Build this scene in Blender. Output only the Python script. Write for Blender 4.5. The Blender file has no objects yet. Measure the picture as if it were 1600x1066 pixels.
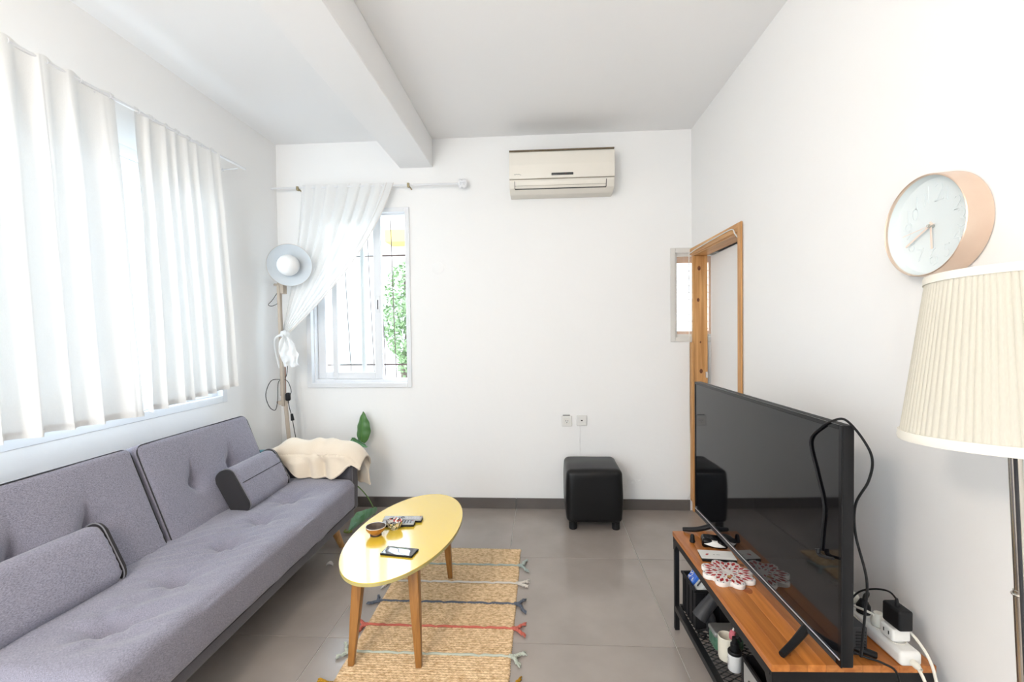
import bpy, bmesh, math, random
from mathutils import Vector, Matrix, noise
random.seed(7)
S = bpy.context.scene
C = S.collection
PI = math.pi

# ------------------------------------------------------------------ camera, world, light, exposure
def cam_axes(yaw, pitch, roll):
    f = Vector((-math.sin(yaw), math.cos(yaw), 0)); r = Vector((math.cos(yaw), math.sin(yaw), 0)); u = Vector((0, 0, 1))
    f2 = math.cos(pitch) * f + math.sin(pitch) * u
    u2 = math.cos(pitch) * u - math.sin(pitch) * f
    r3 = math.cos(roll) * r + math.sin(roll) * u2
    u3 = math.cos(roll) * u2 - math.sin(roll) * r
    return r3, u3, f2
cd = bpy.data.cameras.new('camera'); cam = bpy.data.objects.new('camera', cd); C.objects.link(cam)
cd.sensor_fit = 'HORIZONTAL'; cd.sensor_width = 36; cd.lens = 723.11 / 1600 * 36; cd.clip_start = 0.02
cr, cu, cf = cam_axes(math.radians(3.53), math.radians(-1.212), math.radians(-0.681))
m = Matrix.Identity(4)
for i in range(3):
    m[i][0] = cr[i]; m[i][1] = cu[i]; m[i][2] = -cf[i]
m.translation = (0, 0, 1.4)
cam.matrix_world = m
S.camera = cam

W = bpy.data.worlds.new('sky'); S.world = W; W.use_nodes = True
bg = W.node_tree.nodes['Background']
bg.inputs[0].default_value = (0.75, 0.87, 1.0, 1); bg.inputs[1].default_value = 4.0
S.view_settings.view_transform = 'Standard'; S.view_settings.look = 'None'
S.view_settings.gamma = 1; S.view_settings.use_curve_mapping = False
S.view_settings.exposure = 0.84
FILL_STRENGTH = 56.0  # glow of the added globe that brightens the room

def portal(loc, rot, sx, sy):
    l = bpy.data.lights.new('window_portal', 'AREA'); l.shape = 'RECTANGLE'; l.size = sx; l.size_y = sy; l.cycles.is_portal = True
    o = bpy.data.objects.new('window_portal', l); o.location = loc; o.rotation_euler = rot; C.objects.link(o)
D, XL, XR, H, YB = 3.6263, -2.1075, 1.159, 2.9188, -1.7
portal((XL - .22, 1.95, 1.66), (0, -PI / 2, 0), 1.42, 2.1)      # left window
portal((-1.452, D + .22, 1.68), (-PI / 2, 0, 0), .84, 1.4)      # back window
portal((-1.25, YB - .22, 1.3), (PI / 2, 0, 0), 1.6, 2.5)         # added glazed door behind the camera, for fill light

# ------------------------------------------------------------------ helpers
BASE = {}
def finish(o, label=None, cat=None, group=None, kind=None):
    if label: o['label'] = label
    if cat: o['category'] = cat
    if group: o['group'] = group
    if kind: o['kind'] = kind
    return o
def thing(name, label, cat, loc=(0, 0, 0), rotz=0, group=None, kind=None):
    o = bpy.data.objects.new(name, None); C.objects.link(o); o.empty_display_size = .05
    o.location = loc; o.rotation_euler = (0, 0, rotz)
    BASE[o.name] = Matrix.Translation(loc) @ Matrix.Rotation(rotz, 4, 'Z')
    return finish(o, label, cat, group, kind)
def shade(me, angle):
    for p in me.polygons: p.use_smooth = True
    try: me.set_sharp_from_angle(angle=math.radians(angle))
    except Exception: pass
def obj(name, bm, mat, parent=None, local=False, smooth=35, label=None, cat=None, group=None, kind=None):
    """link a bmesh as one object; geometry is in world space unless local"""
    me = bpy.data.meshes.new(name)
    bmesh.ops.recalc_face_normals(bm, faces=bm.faces[:])
    if parent is not None and not local:
        M = BASE[parent.name] if parent.name in BASE else Matrix.Identity(4)
        bm.transform(M.inverted())
    bm.to_mesh(me); bm.free()
    if smooth: shade(me, smooth)
    for mm in (mat if isinstance(mat, (list, tuple)) else [mat]): me.materials.append(mm)
    o = bpy.data.objects.new(name, me); C.objects.link(o)
    if parent is not None:
        o.parent = parent
        BASE[o.name] = BASE.get(parent.name, Matrix.Identity(4))
    return finish(o, label, cat, group, kind)
def inst(name, src, parent=None, loc=None, rot=None, **k):
    o = bpy.data.objects.new(name, src.data); C.objects.link(o)
    if parent is not None: o.parent = parent
    if loc is not None: o.location = loc
    if rot is not None: o.rotation_euler = rot
    return finish(o, **k)
def NB(): return bmesh.new()
def add_box(bm, x0, x1, y0, y1, z0, z1, bev=0, seg=2):
    t = NB()
    bmesh.ops.create_cube(t, size=1)
    bmesh.ops.scale(t, vec=(abs(x1 - x0), abs(y1 - y0), abs(z1 - z0)), verts=t.verts)
    bmesh.ops.translate(t, vec=((x0 + x1) / 2, (y0 + y1) / 2, (z0 + z1) / 2), verts=t.verts)
    if bev: bmesh.ops.bevel(t, geom=t.edges[:], offset=bev, segments=seg, profile=.5, affect='EDGES')
    return merge(bm, t)
def merge(bm, t, M=None):
    if M is not None: t.transform(M)
    mp = {}
    for v in t.verts: mp[v] = bm.verts.new(v.co)
    out = []
    for f in t.faces:
        try:
            nf = bm.faces.new([mp[v] for v in f.verts]); nf.material_index = f.material_index; out.append(nf)
        except ValueError: pass
    t.free()
    return out
def frame_from(d):
    d = d.normalized(); a = Vector((0, 0, 1)) if abs(d.z) < .9 else Vector((1, 0, 0))
    x = d.cross(a).normalized(); y = d.cross(x).normalized()
    return x, y
def add_cyl(bm, p0, p1, r0, r1=None, n=16, cap=True):
    p0 = Vector(p0); p1 = Vector(p1); r1 = r0 if r1 is None else r1
    x, y = frame_from(p1 - p0)
    a = [bm.verts.new(p0 + (x * math.cos(2 * PI * i / n) + y * math.sin(2 * PI * i / n)) * r0) for i in range(n)]
    b = [bm.verts.new(p1 + (x * math.cos(2 * PI * i / n) + y * math.sin(2 * PI * i / n)) * r1) for i in range(n)]
    for i in range(n): bm.faces.new((a[i], a[(i + 1) % n], b[(i + 1) % n], b[i]))
    if cap: bm.faces.new(a[::-1]); bm.faces.new(b)
def smooth_path(pts, sub=6):
    pts = [Vector(p) for p in pts]; out = []
    for i in range(len(pts) - 1):
        p0 = pts[max(i - 1, 0)]; p1 = pts[i]; p2 = pts[i + 1]; p3 = pts[min(i + 2, len(pts) - 1)]
        for k in range(sub):
            t = k / sub
            out.append(.5 * ((2 * p1) + (p2 - p0) * t + (2 * p0 - 5 * p1 + 4 * p2 - p3) * t * t + (3 * p1 - p0 - 3 * p2 + p3) * t ** 3))
    out.append(pts[-1])
    return out
def add_tube(bm, pts, r, n=8, smooth=True, closed=False, sub=6, taper=None):
    P = smooth_path(pts, sub) if smooth else [Vector(p) for p in pts]
    rings = []; N = len(P)
    px = None
    for i, p in enumerate(P):
        if closed: d = P[(i + 1) % N] - P[i - 1]
        else: d = P[min(i + 1, N - 1)] - P[max(i - 1, 0)]
        if d.length < 1e-9: d = Vector((0, 0, 1))
        d.normalize()
        if px is None: px, _ = frame_from(d)
        x = (px - d * px.dot(d))
        if x.length < 1e-6: x, _ = frame_from(d)
        x.normalize(); px = x; y = d.cross(x)
        rr = r if taper is None else r * taper(i / max(1, N - 1))
        rings.append([bm.verts.new(p + (x * math.cos(2 * PI * k / n) + y * math.sin(2 * PI * k / n)) * rr) for k in range(n)])
    L = N if closed else N - 1
    for i in range(L):
        a = rings[i]; b = rings[(i + 1) % N]
        for k in range(n): bm.faces.new((a[k], a[(k + 1) % n], b[(k + 1) % n], b[k]))
    if not closed:
        bm.faces.new(rings[0][::-1]); bm.faces.new(rings[-1])
def add_lathe(bm, prof, n=48, M=None, close=True, wave=None):
    """prof: list of (r,z) around local Z"""
    t = NB(); rings = []
    for j, (r, z) in enumerate(prof):
        if r < 1e-6: rings.append([t.verts.new((0, 0, z))])
        else:
            ring = []
            for k in range(n):
                a = 2 * PI * k / n; rr = r + (wave(a, j) if wave else 0)
                ring.append(t.verts.new((rr * math.cos(a), rr * math.sin(a), z)))
            rings.append(ring)
    for a, b in zip(rings, rings[1:]):
        if len(a) == 1 and len(b) == 1: continue
        for k in range(n):
            k2 = (k + 1) % n
            if len(a) == 1: t.faces.new((a[0], b[k], b[k2]))
            elif len(b) == 1: t.faces.new((a[k], a[k2], b[0]))
            else: t.faces.new((a[k], a[k2], b[k2], b[k]))
    merge(bm, t, M)
def add_prism(bm, poly, z0, z1, M=None, bev=0):
    t = NB()
    a = [t.verts.new((x, y, z0)) for x, y in poly]; b = [t.verts.new((x, y, z1)) for x, y in poly]
    n = len(poly)
    t.faces.new(a[::-1]); t.faces.new(b)
    for i in range(n): t.faces.new((a[i], a[(i + 1) % n], b[(i + 1) % n], b[i]))
    if bev:
        es = [e for e in t.edges if abs(e.verts[0].co.z - e.verts[1].co.z) < 1e-7]
        bmesh.ops.bevel(t, geom=es, offset=bev, segments=2, profile=.5, affect='EDGES')
    merge(bm, t, M)
def add_grid(bm, nu, nv, fn):
    g = [[bm.verts.new(fn(i / nu, j / nv)) for j in range(nv + 1)] for i in range(nu + 1)]
    for i in range(nu):
        for j in range(nv): bm.faces.new((g[i][j], g[i + 1][j], g[i + 1][j + 1], g[i][j + 1]))
    return g
def axis_pts(h, r, step):
    core = max(h - r, 1e-4); n = max(1, int(round(2 * core / step)))
    a = [-core + 2 * core * i / n for i in range(n + 1)]
    e = [core + r * math.tan(PI / 4 * k / 3) for k in (1, 2, 3)]
    return [-x for x in e[::-1]] + a + e
def add_rbox(bm, sx, sy, sz, r, step=.05, fn=None, M=None):
    """rounded box centred on the origin with evenly cut faces; fn displaces (point, normal)"""
    hx, hy, hz = sx / 2, sy / 2, sz / 2
    X, Y, Z = axis_pts(hx, r, step), axis_pts(hy, r, step), axis_pts(hz, r, step)
    t = NB(); V = {}
    def vert(p):
        k = (round(p[0], 6), round(p[1], 6), round(p[2], 6))
        if k in V: return V[k]
        q = Vector((max(-hx + r, min(hx - r, p[0])), max(-hy + r, min(hy - r, p[1])), max(-hz + r, min(hz - r, p[2]))))
        d = Vector(p) - q
        nn = d.normalized() if d.length > 1e-9 else Vector((0, 0, 1))
        co = q + nn * r
        if fn: co = fn(co, nn)
        V[k] = t.verts.new(co); return V[k]
    def face(A, B, mk):
        for i in range(len(A) - 1):
            for j in range(len(B) - 1):
                t.faces.new([vert(mk(A[i], B[j])), vert(mk(A[i + 1], B[j])), vert(mk(A[i + 1], B[j + 1])), vert(mk(A[i], B[j + 1]))])
    for s in (-1, 1):
        face(X, Y, lambda a, b: (a, b, s * hz)); face(X, Z, lambda a, b: (a, s * hy, b)); face(Y, Z, lambda a, b: (s * hx, a, b))
    merge(bm, t, M)
def text_bm(s, size, depth=.0005, spacing=1.0, shear=0, offset=0):
    cu_ = bpy.data.curves.new('t', 'FONT'); cu_.body = s; cu_.size = size; cu_.extrude = depth; cu_.align_x = 'CENTER'; cu_.align_y = 'CENTER'
    cu_.shear = shear; cu_.resolution_u = 3; cu_.offset = offset
    o = bpy.data.objects.new('t', cu_); C.objects.link(o)
    dg = bpy.context.evaluated_depsgraph_get()
    me = bpy.data.meshes.new_from_object(o.evaluated_get(dg))
    b = NB(); b.from_mesh(me)
    bpy.data.objects.remove(o); bpy.data.meshes.remove(me); bpy.data.curves.remove(cu_)
    return b
def T(x, y, z): return Matrix.Translation((x, y, z))
def RX(a): return Matrix.Rotation(a, 4, 'X')
def RY(a): return Matrix.Rotation(a, 4, 'Y')
def RZ(a): return Matrix.Rotation(a, 4, 'Z')
def orient(p, d):
    """matrix putting local Z along d at p"""
    return T(*p) @ Vector(d).to_track_quat('Z', 'Y').to_matrix().to_4x4()

# ------------------------------------------------------------------ materials
def mat(name, col, rough=.5, metal=0, spec=.5, bump=None, var=None, coord='Object', sheen=0, coat=0, ior=None, stretch=None, emit=None, rnd=0, trans=0):
    M = bpy.data.materials.new(name); M.use_nodes = True; nt = M.node_tree; b = nt.nodes['Principled BSDF']
    b.inputs['Base Color'].default_value = (*col, 1); b.inputs['Roughness'].default_value = rough; b.inputs['Metallic'].default_value = metal
    b.inputs['Specular IOR Level'].default_value = spec
    if ior: b.inputs['IOR'].default_value = ior
    if coat: b.inputs['Coat Weight'].default_value = coat; b.inputs['Coat Roughness'].default_value = .08
    if sheen: b.inputs['Sheen Weight'].default_value = sheen
    if trans: b.inputs['Transmission Weight'].default_value = trans
    if emit: b.inputs['Emission Color'].default_value = (*emit[0], 1); b.inputs['Emission Strength'].default_value = emit[1]
    vec = None
    if bump or var:
        tc = nt.nodes.new('ShaderNodeTexCoord'); vec = tc.outputs[coord]
        if stretch:
            mp = nt.nodes.new('ShaderNodeMapping'); mp.inputs['Scale'].default_value = stretch; nt.links.new(vec, mp.inputs[0]); vec = mp.outputs[0]
    last = None
    if var:                                   # (scale, second colour, contrast low, high)
        n = nt.nodes.new('ShaderNodeTexNoise'); n.inputs['Scale'].default_value = var[0]; n.inputs['Detail'].default_value = 6
        nt.links.new(vec, n.inputs['Vector'])
        r = nt.nodes.new('ShaderNodeValToRGB'); r.color_ramp.elements[0].position = var[2]; r.color_ramp.elements[1].position = var[3]
        r.color_ramp.elements[0].color = (*col, 1); r.color_ramp.elements[1].color = (*var[1], 1)
        nt.links.new(n.outputs['Fac'], r.inputs[0]); last = r.outputs[0]
        nt.links.new(last, b.inputs['Base Color'])
    if rnd:
        oi = nt.nodes.new('ShaderNodeObjectInfo'); mr = nt.nodes.new('ShaderNodeMapRange')
        mr.inputs['To Min'].default_value = 1 - rnd; mr.inputs['To Max'].default_value = 1 + rnd
        nt.links.new(oi.outputs['Random'], mr.inputs[0])
        hs = nt.nodes.new('ShaderNodeHueSaturation'); hs.inputs['Color'].default_value = (*col, 1)
        if last: nt.links.new(last, hs.inputs['Color'])
        nt.links.new(mr.outputs[0], hs.inputs['Value']); nt.links.new(hs.outputs[0], b.inputs['Base Color'])
    if bump:
        n = nt.nodes.new('ShaderNodeTexNoise'); n.inputs['Scale'].default_value = bump[0]; n.inputs['Detail'].default_value = 5
        nt.links.new(vec, n.inputs['Vector'])
        bp = nt.nodes.new('ShaderNodeBump'); bp.inputs['Strength'].default_value = bump[1]; bp.inputs['Distance'].default_value = bump[2] if len(bump) > 2 else .005
        nt.links.new(n.outputs['Fac'], bp.inputs['Height']); nt.links.new(bp.outputs[0], b.inputs['Normal'])
    return M
def wood(name, c1, c2, scale=6, axis='Y', rough=.4, rnd=0.0, knots=False):
    M = bpy.data.materials.new(name); M.use_nodes = True; nt = M.node_tree; b = nt.nodes['Principled BSDF']; b.inputs['Roughness'].default_value = rough
    tc = nt.nodes.new('ShaderNodeTexCoord'); mp = nt.nodes.new('ShaderNodeMapping')
    s = {'X': (.06, 1, 1), 'Y': (1, .06, 1), 'Z': (1, 1, .06)}[axis]; mp.inputs['Scale'].default_value = s
    oi = nt.nodes.new('ShaderNodeObjectInfo')
    ad = nt.nodes.new('ShaderNodeVectorMath'); ad.operation = 'ADD'
    sc = nt.nodes.new('ShaderNodeVectorMath'); sc.operation = 'SCALE'; sc.inputs['Scale'].default_value = 7 if rnd else 0
    cb = nt.nodes.new('ShaderNodeCombineXYZ')
    for k in range(3): nt.links.new(oi.outputs['Random'], cb.inputs[k])
    nt.links.new(cb.outputs[0], sc.inputs[0]); nt.links.new(tc.outputs['Object'], ad.inputs[0]); nt.links.new(sc.outputs[0], ad.inputs[1])
    nt.links.new(ad.outputs[0], mp.inputs[0])
    n = nt.nodes.new('ShaderNodeTexNoise'); n.inputs['Scale'].default_value = scale * 9; n.inputs['Detail'].default_value = 4; n.inputs['Distortion'].default_value = .8
    nt.links.new(mp.outputs[0], n.inputs['Vector'])
    r = nt.nodes.new('ShaderNodeValToRGB'); r.color_ramp.elements[0].color = (*c1, 1); r.color_ramp.elements[1].color = (*c2, 1)
    r.color_ramp.elements[0].position = .35; r.color_ramp.elements[1].position = .68
    nt.links.new(n.outputs['Fac'], r.inputs[0])
    mr = nt.nodes.new('ShaderNodeMapRange'); mr.inputs['To Min'].default_value = 1 - rnd; mr.inputs['To Max'].default_value = 1 + rnd
    nt.links.new(oi.outputs['Random'], mr.inputs[0])
    hs = nt.nodes.new('ShaderNodeHueSaturation'); nt.links.new(r.outputs[0], hs.inputs['Color']); nt.links.new(mr.outputs[0], hs.inputs['Value'])
    nt.links.new(hs.outputs[0], b.inputs['Base Color'])
    bp = nt.nodes.new('ShaderNodeBump'); bp.inputs['Strength'].default_value = .08; bp.inputs['Distance'].default_value = .002
    nt.links.new(n.outputs['Fac'], bp.inputs['Height']); nt.links.new(bp.outputs[0], b.inputs['Normal'])
    return M
def cloth(name, col, transl=.45, sheer=.0, weave=900):
    M = bpy.data.materials.new(name); M.use_nodes = True; nt = M.node_tree; nt.nodes.remove(nt.nodes['Principled BSDF'])
    out = nt.nodes['Material Output']
    d = nt.nodes.new('ShaderNodeBsdfDiffuse'); t = nt.nodes.new('ShaderNodeBsdfTranslucent'); mx = nt.nodes.new('ShaderNodeMixShader')
    tc = nt.nodes.new('ShaderNodeTexCoord'); n = nt.nodes.new('ShaderNodeTexNoise'); n.inputs['Scale'].default_value = weave; n.inputs['Detail'].default_value = 2
    mp = nt.nodes.new('ShaderNodeMapping'); mp.inputs['Scale'].default_value = (1, 1, .12)
    nt.links.new(tc.outputs['Object'], mp.inputs[0]); nt.links.new(mp.outputs[0], n.inputs['Vector'])
    r = nt.nodes.new('ShaderNodeValToRGB'); r.color_ramp.elements[0].color = tuple(c * .9 for c in col) + (1,); r.color_ramp.elements[1].color = (*col, 1)
    nt.links.new(n.outputs['Fac'], r.inputs[0]); nt.links.new(r.outputs[0], d.inputs[0]); nt.links.new(r.outputs[0], t.inputs[0])
    mx.inputs[0].default_value = transl; nt.links.new(d.outputs[0], mx.inputs[1]); nt.links.new(t.outputs[0], mx.inputs[2])
    last = mx.outputs[0]
    if sheer:
        tr = nt.nodes.new('ShaderNodeBsdfTransparent'); m2 = nt.nodes.new('ShaderNodeMixShader'); m2.inputs[0].default_value = sheer
        nt.links.new(last, m2.inputs[1]); nt.links.new(tr.outputs[0], m2.inputs[2]); last = m2.outputs[0]
    nt.links.new(last, out.inputs[0])
    return M
def pane_mat(name, tint=(1, 1, 1), refl=.06):
    M = bpy.data.materials.new(name); M.use_nodes = True; nt = M.node_tree; nt.nodes.remove(nt.nodes['Principled BSDF'])
    out = nt.nodes['Material Output']; tr = nt.nodes.new('ShaderNodeBsdfTransparent'); tr.inputs[0].default_value = (*tint, 1)
    gl = nt.nodes.new('ShaderNodeBsdfGlossy'); gl.inputs['Roughness'].default_value = .02; mx = nt.nodes.new('ShaderNodeMixShader')
    mx.inputs[0].default_value = refl; nt.links.new(tr.outputs[0], mx.inputs[1]); nt.links.new(gl.outputs[0], mx.inputs[2]); nt.links.new(mx.outputs[0], out.inputs[0])
    return M
def pattern(name, cols, scale, rough=.35):
    M = bpy.data.materials.new(name); M.use_nodes = True; nt = M.node_tree; b = nt.nodes['Principled BSDF']; b.inputs['Roughness'].default_value = rough
    tc = nt.nodes.new('ShaderNodeTexCoord'); v = nt.nodes.new('ShaderNodeTexVoronoi'); v.inputs['Scale'].default_value = scale
    nt.links.new(tc.outputs['Object'], v.inputs['Vector'])
    r = nt.nodes.new('ShaderNodeValToRGB'); r.color_ramp.interpolation = 'CONSTANT'
    sep = nt.nodes.new('ShaderNodeSeparateColor'); nt.links.new(v.outputs['Color'], sep.inputs[0]); nt.links.new(sep.outputs[0], r.inputs[0])
    while len(r.color_ramp.elements) < len(cols): r.color_ramp.elements.new(.5)
    for i, c in enumerate(cols):
        r.color_ramp.elements[i].position = i / len(cols); r.color_ramp.elements[i].color = (*c, 1)
    nt.links.new(r.outputs[0], b.inputs['Base Color'])
    return M

WALL = mat('wall_plaster', (.92, .915, .905), .85, spec=.2, bump=(35, .12, .004))
WALLB = mat('wall_plaster_back', (.92, .917, .908), .85, spec=.2, bump=(22, .22, .005))
CEIL = mat('ceiling_paint', (.93, .925, .92), .9, spec=.15, bump=(25, .08, .004))
TILE = mat('porcelain_tile', (.32, .28, .255), .20, spec=.6, var=(3.5, (.40, .35, .315), .3, .75), coord='Object', rnd=.04, bump=(120, .04, .001))
TILEB = mat('skirting_tile', (.115, .10, .092), .4, var=(4, (.145, .128, .116), .3, .7), rnd=.05)
GROUT = mat('pale_grout', (.62, .59, .55), .9)
ALU = mat('white_aluminium', (.80, .81, .83), .35, spec=.5)
ALUW = mat('cream_aluminium', (.74, .72, .68), .4)
GLASS = pane_mat('window_glass', (.97, .985, .98), .05)
STEEL = mat('grille_steel', (.11, .07, .06), .6)
SHEER = cloth('sheer_white_curtain', (.90, .90, .885), .085, .012)
SHEERB = cloth('white_voile', (.92, .92, .91), .20, .08)
CHROME = mat('brushed_nickel', (.58, .55, .50), .22, metal=1)
FAB = mat('grey_melange_fabric', (.142, .139, .176), .9, spec=.15, sheen=.3, var=(800, (.38, .37, .455), .32, .70), stretch=(1, .2, 1), bump=(900, .25, .002))
FABD = mat('charcoal_fabric', (.035, .033, .036), .9, spec=.15, sheen=.15, bump=(700, .25, .002))
FABA = mat('dark_grey_arm_fabric', (.075, .072, .082), .9, spec=.15, sheen=.2, var=(900, (.15, .145, .165), .33, .7), bump=(700, .25, .002))
PIPE = mat('dark_piping', (.03, .03, .033), .8)
PIPEL = mat('pale_piping', (.22, .215, .235), .8)
LEGW = wood('honey_leg_wood', (.42, .21, .07), (.62, .35, .14), 5, 'Z', .4)
OAKL = wood('oak_table_leg', (.26, .11, .025), (.40, .18, .045), 5, 'Z', .35)
PINE = wood('pine_door_frame', (.50, .24, .075), (.72, .40, .16), 4, 'Z', .45)
PINEH = wood('pine_door_head', (.50, .24, .075), (.72, .40, .16), 4, 'Y', .45)
STAVE = wood('stained_pine_top', (.40, .125, .022), (.60, .225, .052), 4, 'Y', .32, rnd=.14)
KNOT = mat('pine_knot', (.10, .03, .012), .5, var=(60, (.22, .07, .02), .3, .7))
KNOTR = mat('pine_knot_reddish', (.30, .07, .015), .4, var=(50, (.42, .13, .03), .3, .7))
YEL = mat('yellow_lacquer', (.90, .63, .06), .22, spec=.7, coat=1.0, ior=1.7)
YELE = mat('pale_ply_edge', (.50, .42, .16), .4)
BLK = mat('black_metal', (.008, .008, .009), .42, spec=.3)
BLKM = mat('matt_black_plastic', (.009, .009, .010), .5, spec=.25)
LEATH = mat('black_leatherette', (.006, .006, .0065), .36, spec=.3, bump=(160, .10, .001))
SCREEN = mat('tv_glass', (.004, .004, .005), .04, spec=.5, ior=1.5)
BEZ = mat('tv_gloss_black', (.006, .006, .007), .15, spec=.25)
SILV = mat('silver_trim', (.62, .62, .63), .3, metal=.8)
DKGREY = mat('dark_grey_plastic', (.035, .035, .038), .45, spec=.3)
GREY = mat('warm_grey_board', (.30, .29, .275), .6)
WHITE = mat('white_plastic', (.80, .79, .76), .4)
IVORY = mat('aged_ivory_plastic', (.80, .765, .69), .42, spec=.4)
IVORY2 = mat('aged_ivory_light', (.83, .79, .71), .42, spec=.4)
DUST = mat('dusty_brown_gap', (.16, .12, .075), .9)
DARKGAP = mat('dark_gap', (.03, .028, .025), .8)
CREAMW = mat('cream_white_cord', (.78, .75, .66), .5)
COPPER = mat('rose_copper', (.74, .56, .44), .34, metal=.7, var=(6, (.80, .66, .54), .3, .7))
DIAL = mat('pale_mint_dial', (.74, .80, .81), .6)
HAND = mat('pale_rose_hand', (.85, .70, .60), .4)
SHADE = cloth('cream_pleated_fabric', (.74, .71, .62), .30, 0, 500)
SHADET = mat('cream_trim', (.76, .735, .66), .9)
LWOOD = mat('taupe_lamp_metal', (.42, .35, .28), .5)
LWOODR = mat('reddish_bar', (.26, .11, .06), .5)
LHEAD = mat('lamp_head_cream', (.70, .60, .49), .5)
LIN = mat('lamp_head_inside', (.66, .70, .73), .45)
BULB = mat('white_globe_bulb', (.85, .85, .84), .35)
THROW = mat('cream_fleece', (.80, .68, .53), .95, spec=.1, sheen=.4, var=(9, (.84, .735, .60), .3, .7), bump=(260, .5, .004))
LEAF = mat('deep_green_leaf', (.06, .17, .045), .35, var=(14, (.09, .22, .06), .3, .7))
LEAF2 = mat('bluish_green_leaf', (.13, .33, .14), .35, var=(30, (.22, .44, .28), .3, .7), stretch=(1, 1, .3))
STEM = mat('green_stem', (.14, .26, .06), .5)
POT = mat('terracotta', (.40, .17, .09), .8, var=(10, (.48, .22, .13), .3, .7))
SOIL = mat('potting_soil', (.03, .02, .013), 1)
JUTE = mat('jute_braid', (.52, .33, .17), .95, spec=.1, var=(95, (.86, .65, .41), .32, .62), stretch=(.5, 1, 1), bump=(300, .7, .004))
PETAL = mat('white_scrap', (.75, .70, .66), .8)
def plain(n, c, r=.8): return mat(n, c, r, spec=.2, bump=(350, .5, .003))
TEAL = mat('teal_cover', (.06, .22, .27), .5)

# ------------------------------------------------------------------ the setting
def wall_cells(bm, axis, at, thick, u0, u1, z0, z1, holes):
    us = sorted(set([u0, u1] + [h[0] for h in holes] + [h[1] for h in holes])); zs = sorted(set([z0, z1] + [h[2] for h in holes] + [h[3] for h in holes]))
    solid = lambda a, b: not any(h[0] - 1e-6 <= a < h[1] - 1e-6 and h[2] - 1e-6 <= b < h[3] - 1e-6 for h in holes)
    for i in range(len(us) - 1):
        for j in range(len(zs) - 1):
            if us[i + 1] - us[i] < 1e-6 or zs[j + 1] - zs[j] < 1e-6: continue
            if solid(us[i], zs[j]):
                a, b = min(at, at + thick), max(at, at + thick)
                if axis == 'x': add_box(bm, a, b, us[i], us[i + 1], zs[j], zs[j + 1])
                else: add_box(bm, us[i], us[i + 1], a, b, zs[j], zs[j + 1])
XO = 2.2                                              # far side of the space beyond the doorway
fl = NB(); add_box(fl, XL - .2, XO, YB - .2, D + .2, -.12, -.003)
floor = obj('floor', fl, GROUT, kind='structure', smooth=0)
ts = .7893; tx0 = -.2063; ty0 = 2.0455; gap = .0016; cache = {}
for i in range(-3, 4):
    for j in range(-6, 2):
        x0 = max(tx0 + i * ts + gap, XL); x1 = min(tx0 + (i + 1) * ts - gap, XO)
        y0 = max(ty0 + j * ts + gap, YB); y1 = min(ty0 + (j + 1) * ts - gap, D)
        if x1 - x0 < .02 or y1 - y0 < .02: continue
        k = (round(x1 - x0, 3), round(y1 - y0, 3))
        if k not in cache:
            b = NB(); add_box(b, -k[0] / 2, k[0] / 2, -k[1] / 2, k[1] / 2, -.004, 0, .0008, 1)
            o = obj('tile', b, TILE, floor, local=True, smooth=0); cache[k] = o
            o.location = ((x0 + x1) / 2, (y0 + y1) / 2, 0)
        else: inst('tile', cache[k], floor, ((x0 + x1) / 2, (y0 + y1) / 2, 0))
b = NB(); add_box(b, XL - .2, XO, YB - .2, D + .2, H, H + .12); ceiling = obj('ceiling', b, CEIL, kind='structure', smooth=0)
b = NB(); add_box(b, -1.095, -.832, YB, D, 2.697, H, .004, 1); obj('trim_1', b, CEIL, kind='structure', smooth=0)     # ceiling beam
WB = (-1.865, -1.038, .975, 2.378)                    # back window opening
WS = (1.0, 1.40, 1.305, 2.02)                         # small window beside the doorway
WL = (.9, 2.98, .95, 2.37)                            # left window (y0,y1,z0,z1)
b = NB(); wall_cells(b, 'y', D, .2, XL - .2, XO, 0, H, [WB, WS]); wall_back = obj('wall_back', b, WALLB, kind='structure', smooth=0)
b = NB(); wall_cells(b, 'x', XL, -.2, YB - .2, D, 0, H, [WL]); wall_left = obj('wall_left', b, WALL, kind='structure', smooth=0)
b = NB(); wall_cells(b, 'x', XR, .10, YB - .2, D, 0, H, [(2.76, D, 0, 1.985)]); wall_right = obj('wall_right', b, WALL, kind='structure', smooth=0)
WN = (-2.05, -.45, .05, 2.55)  # opening for the added door that lets in fill light
b = NB(); wall_cells(b, 'y', YB, -.2, XL - .2, XO, 0, H, [WN]); obj('wall_front', b, WALL, kind='structure', smooth=0)
b = NB(); add_box(b, XO - .1, XO, YB, D, 0, H); obj('wall_passage', b, WALL, kind='structure', smooth=0)
# skirting tiles
def skirting(name, axis, at, thick, segs):
    root = thing(name, None, None, kind='structure')
    for a, c in segs:
        b = NB()
        if axis == 'y': add_box(b, a + .001, c - .001, at - thick, at, 0.0005, .082, .001, 1)
        else: add_box(b, min(at, at + thick), max(at, at + thick), a + .001, c - .001, 0.0005, .082, .001, 1)
        obj('skirting_tile', b, TILEB, root, smooth=0)
def segs(lo, hi, origin):
    k = math.floor((lo - origin) / ts); out = []
    while origin + k * ts < hi - 1e-4:
        a = max(lo, origin + k * ts); c = min(hi, origin + (k + 1) * ts)
        if c - a > .02: out.append((a, c))
        k += 1
    return out
skirting('baseboard_back', 'y', D, .011, segs(XL, XR - .02, tx0))
skirting('baseboard_left', 'x', XL, .011, segs(YB, D - .012, ty0))
skirting('baseboard_right', 'x', XR, -.011, segs(YB, 2.72, ty0))

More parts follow.
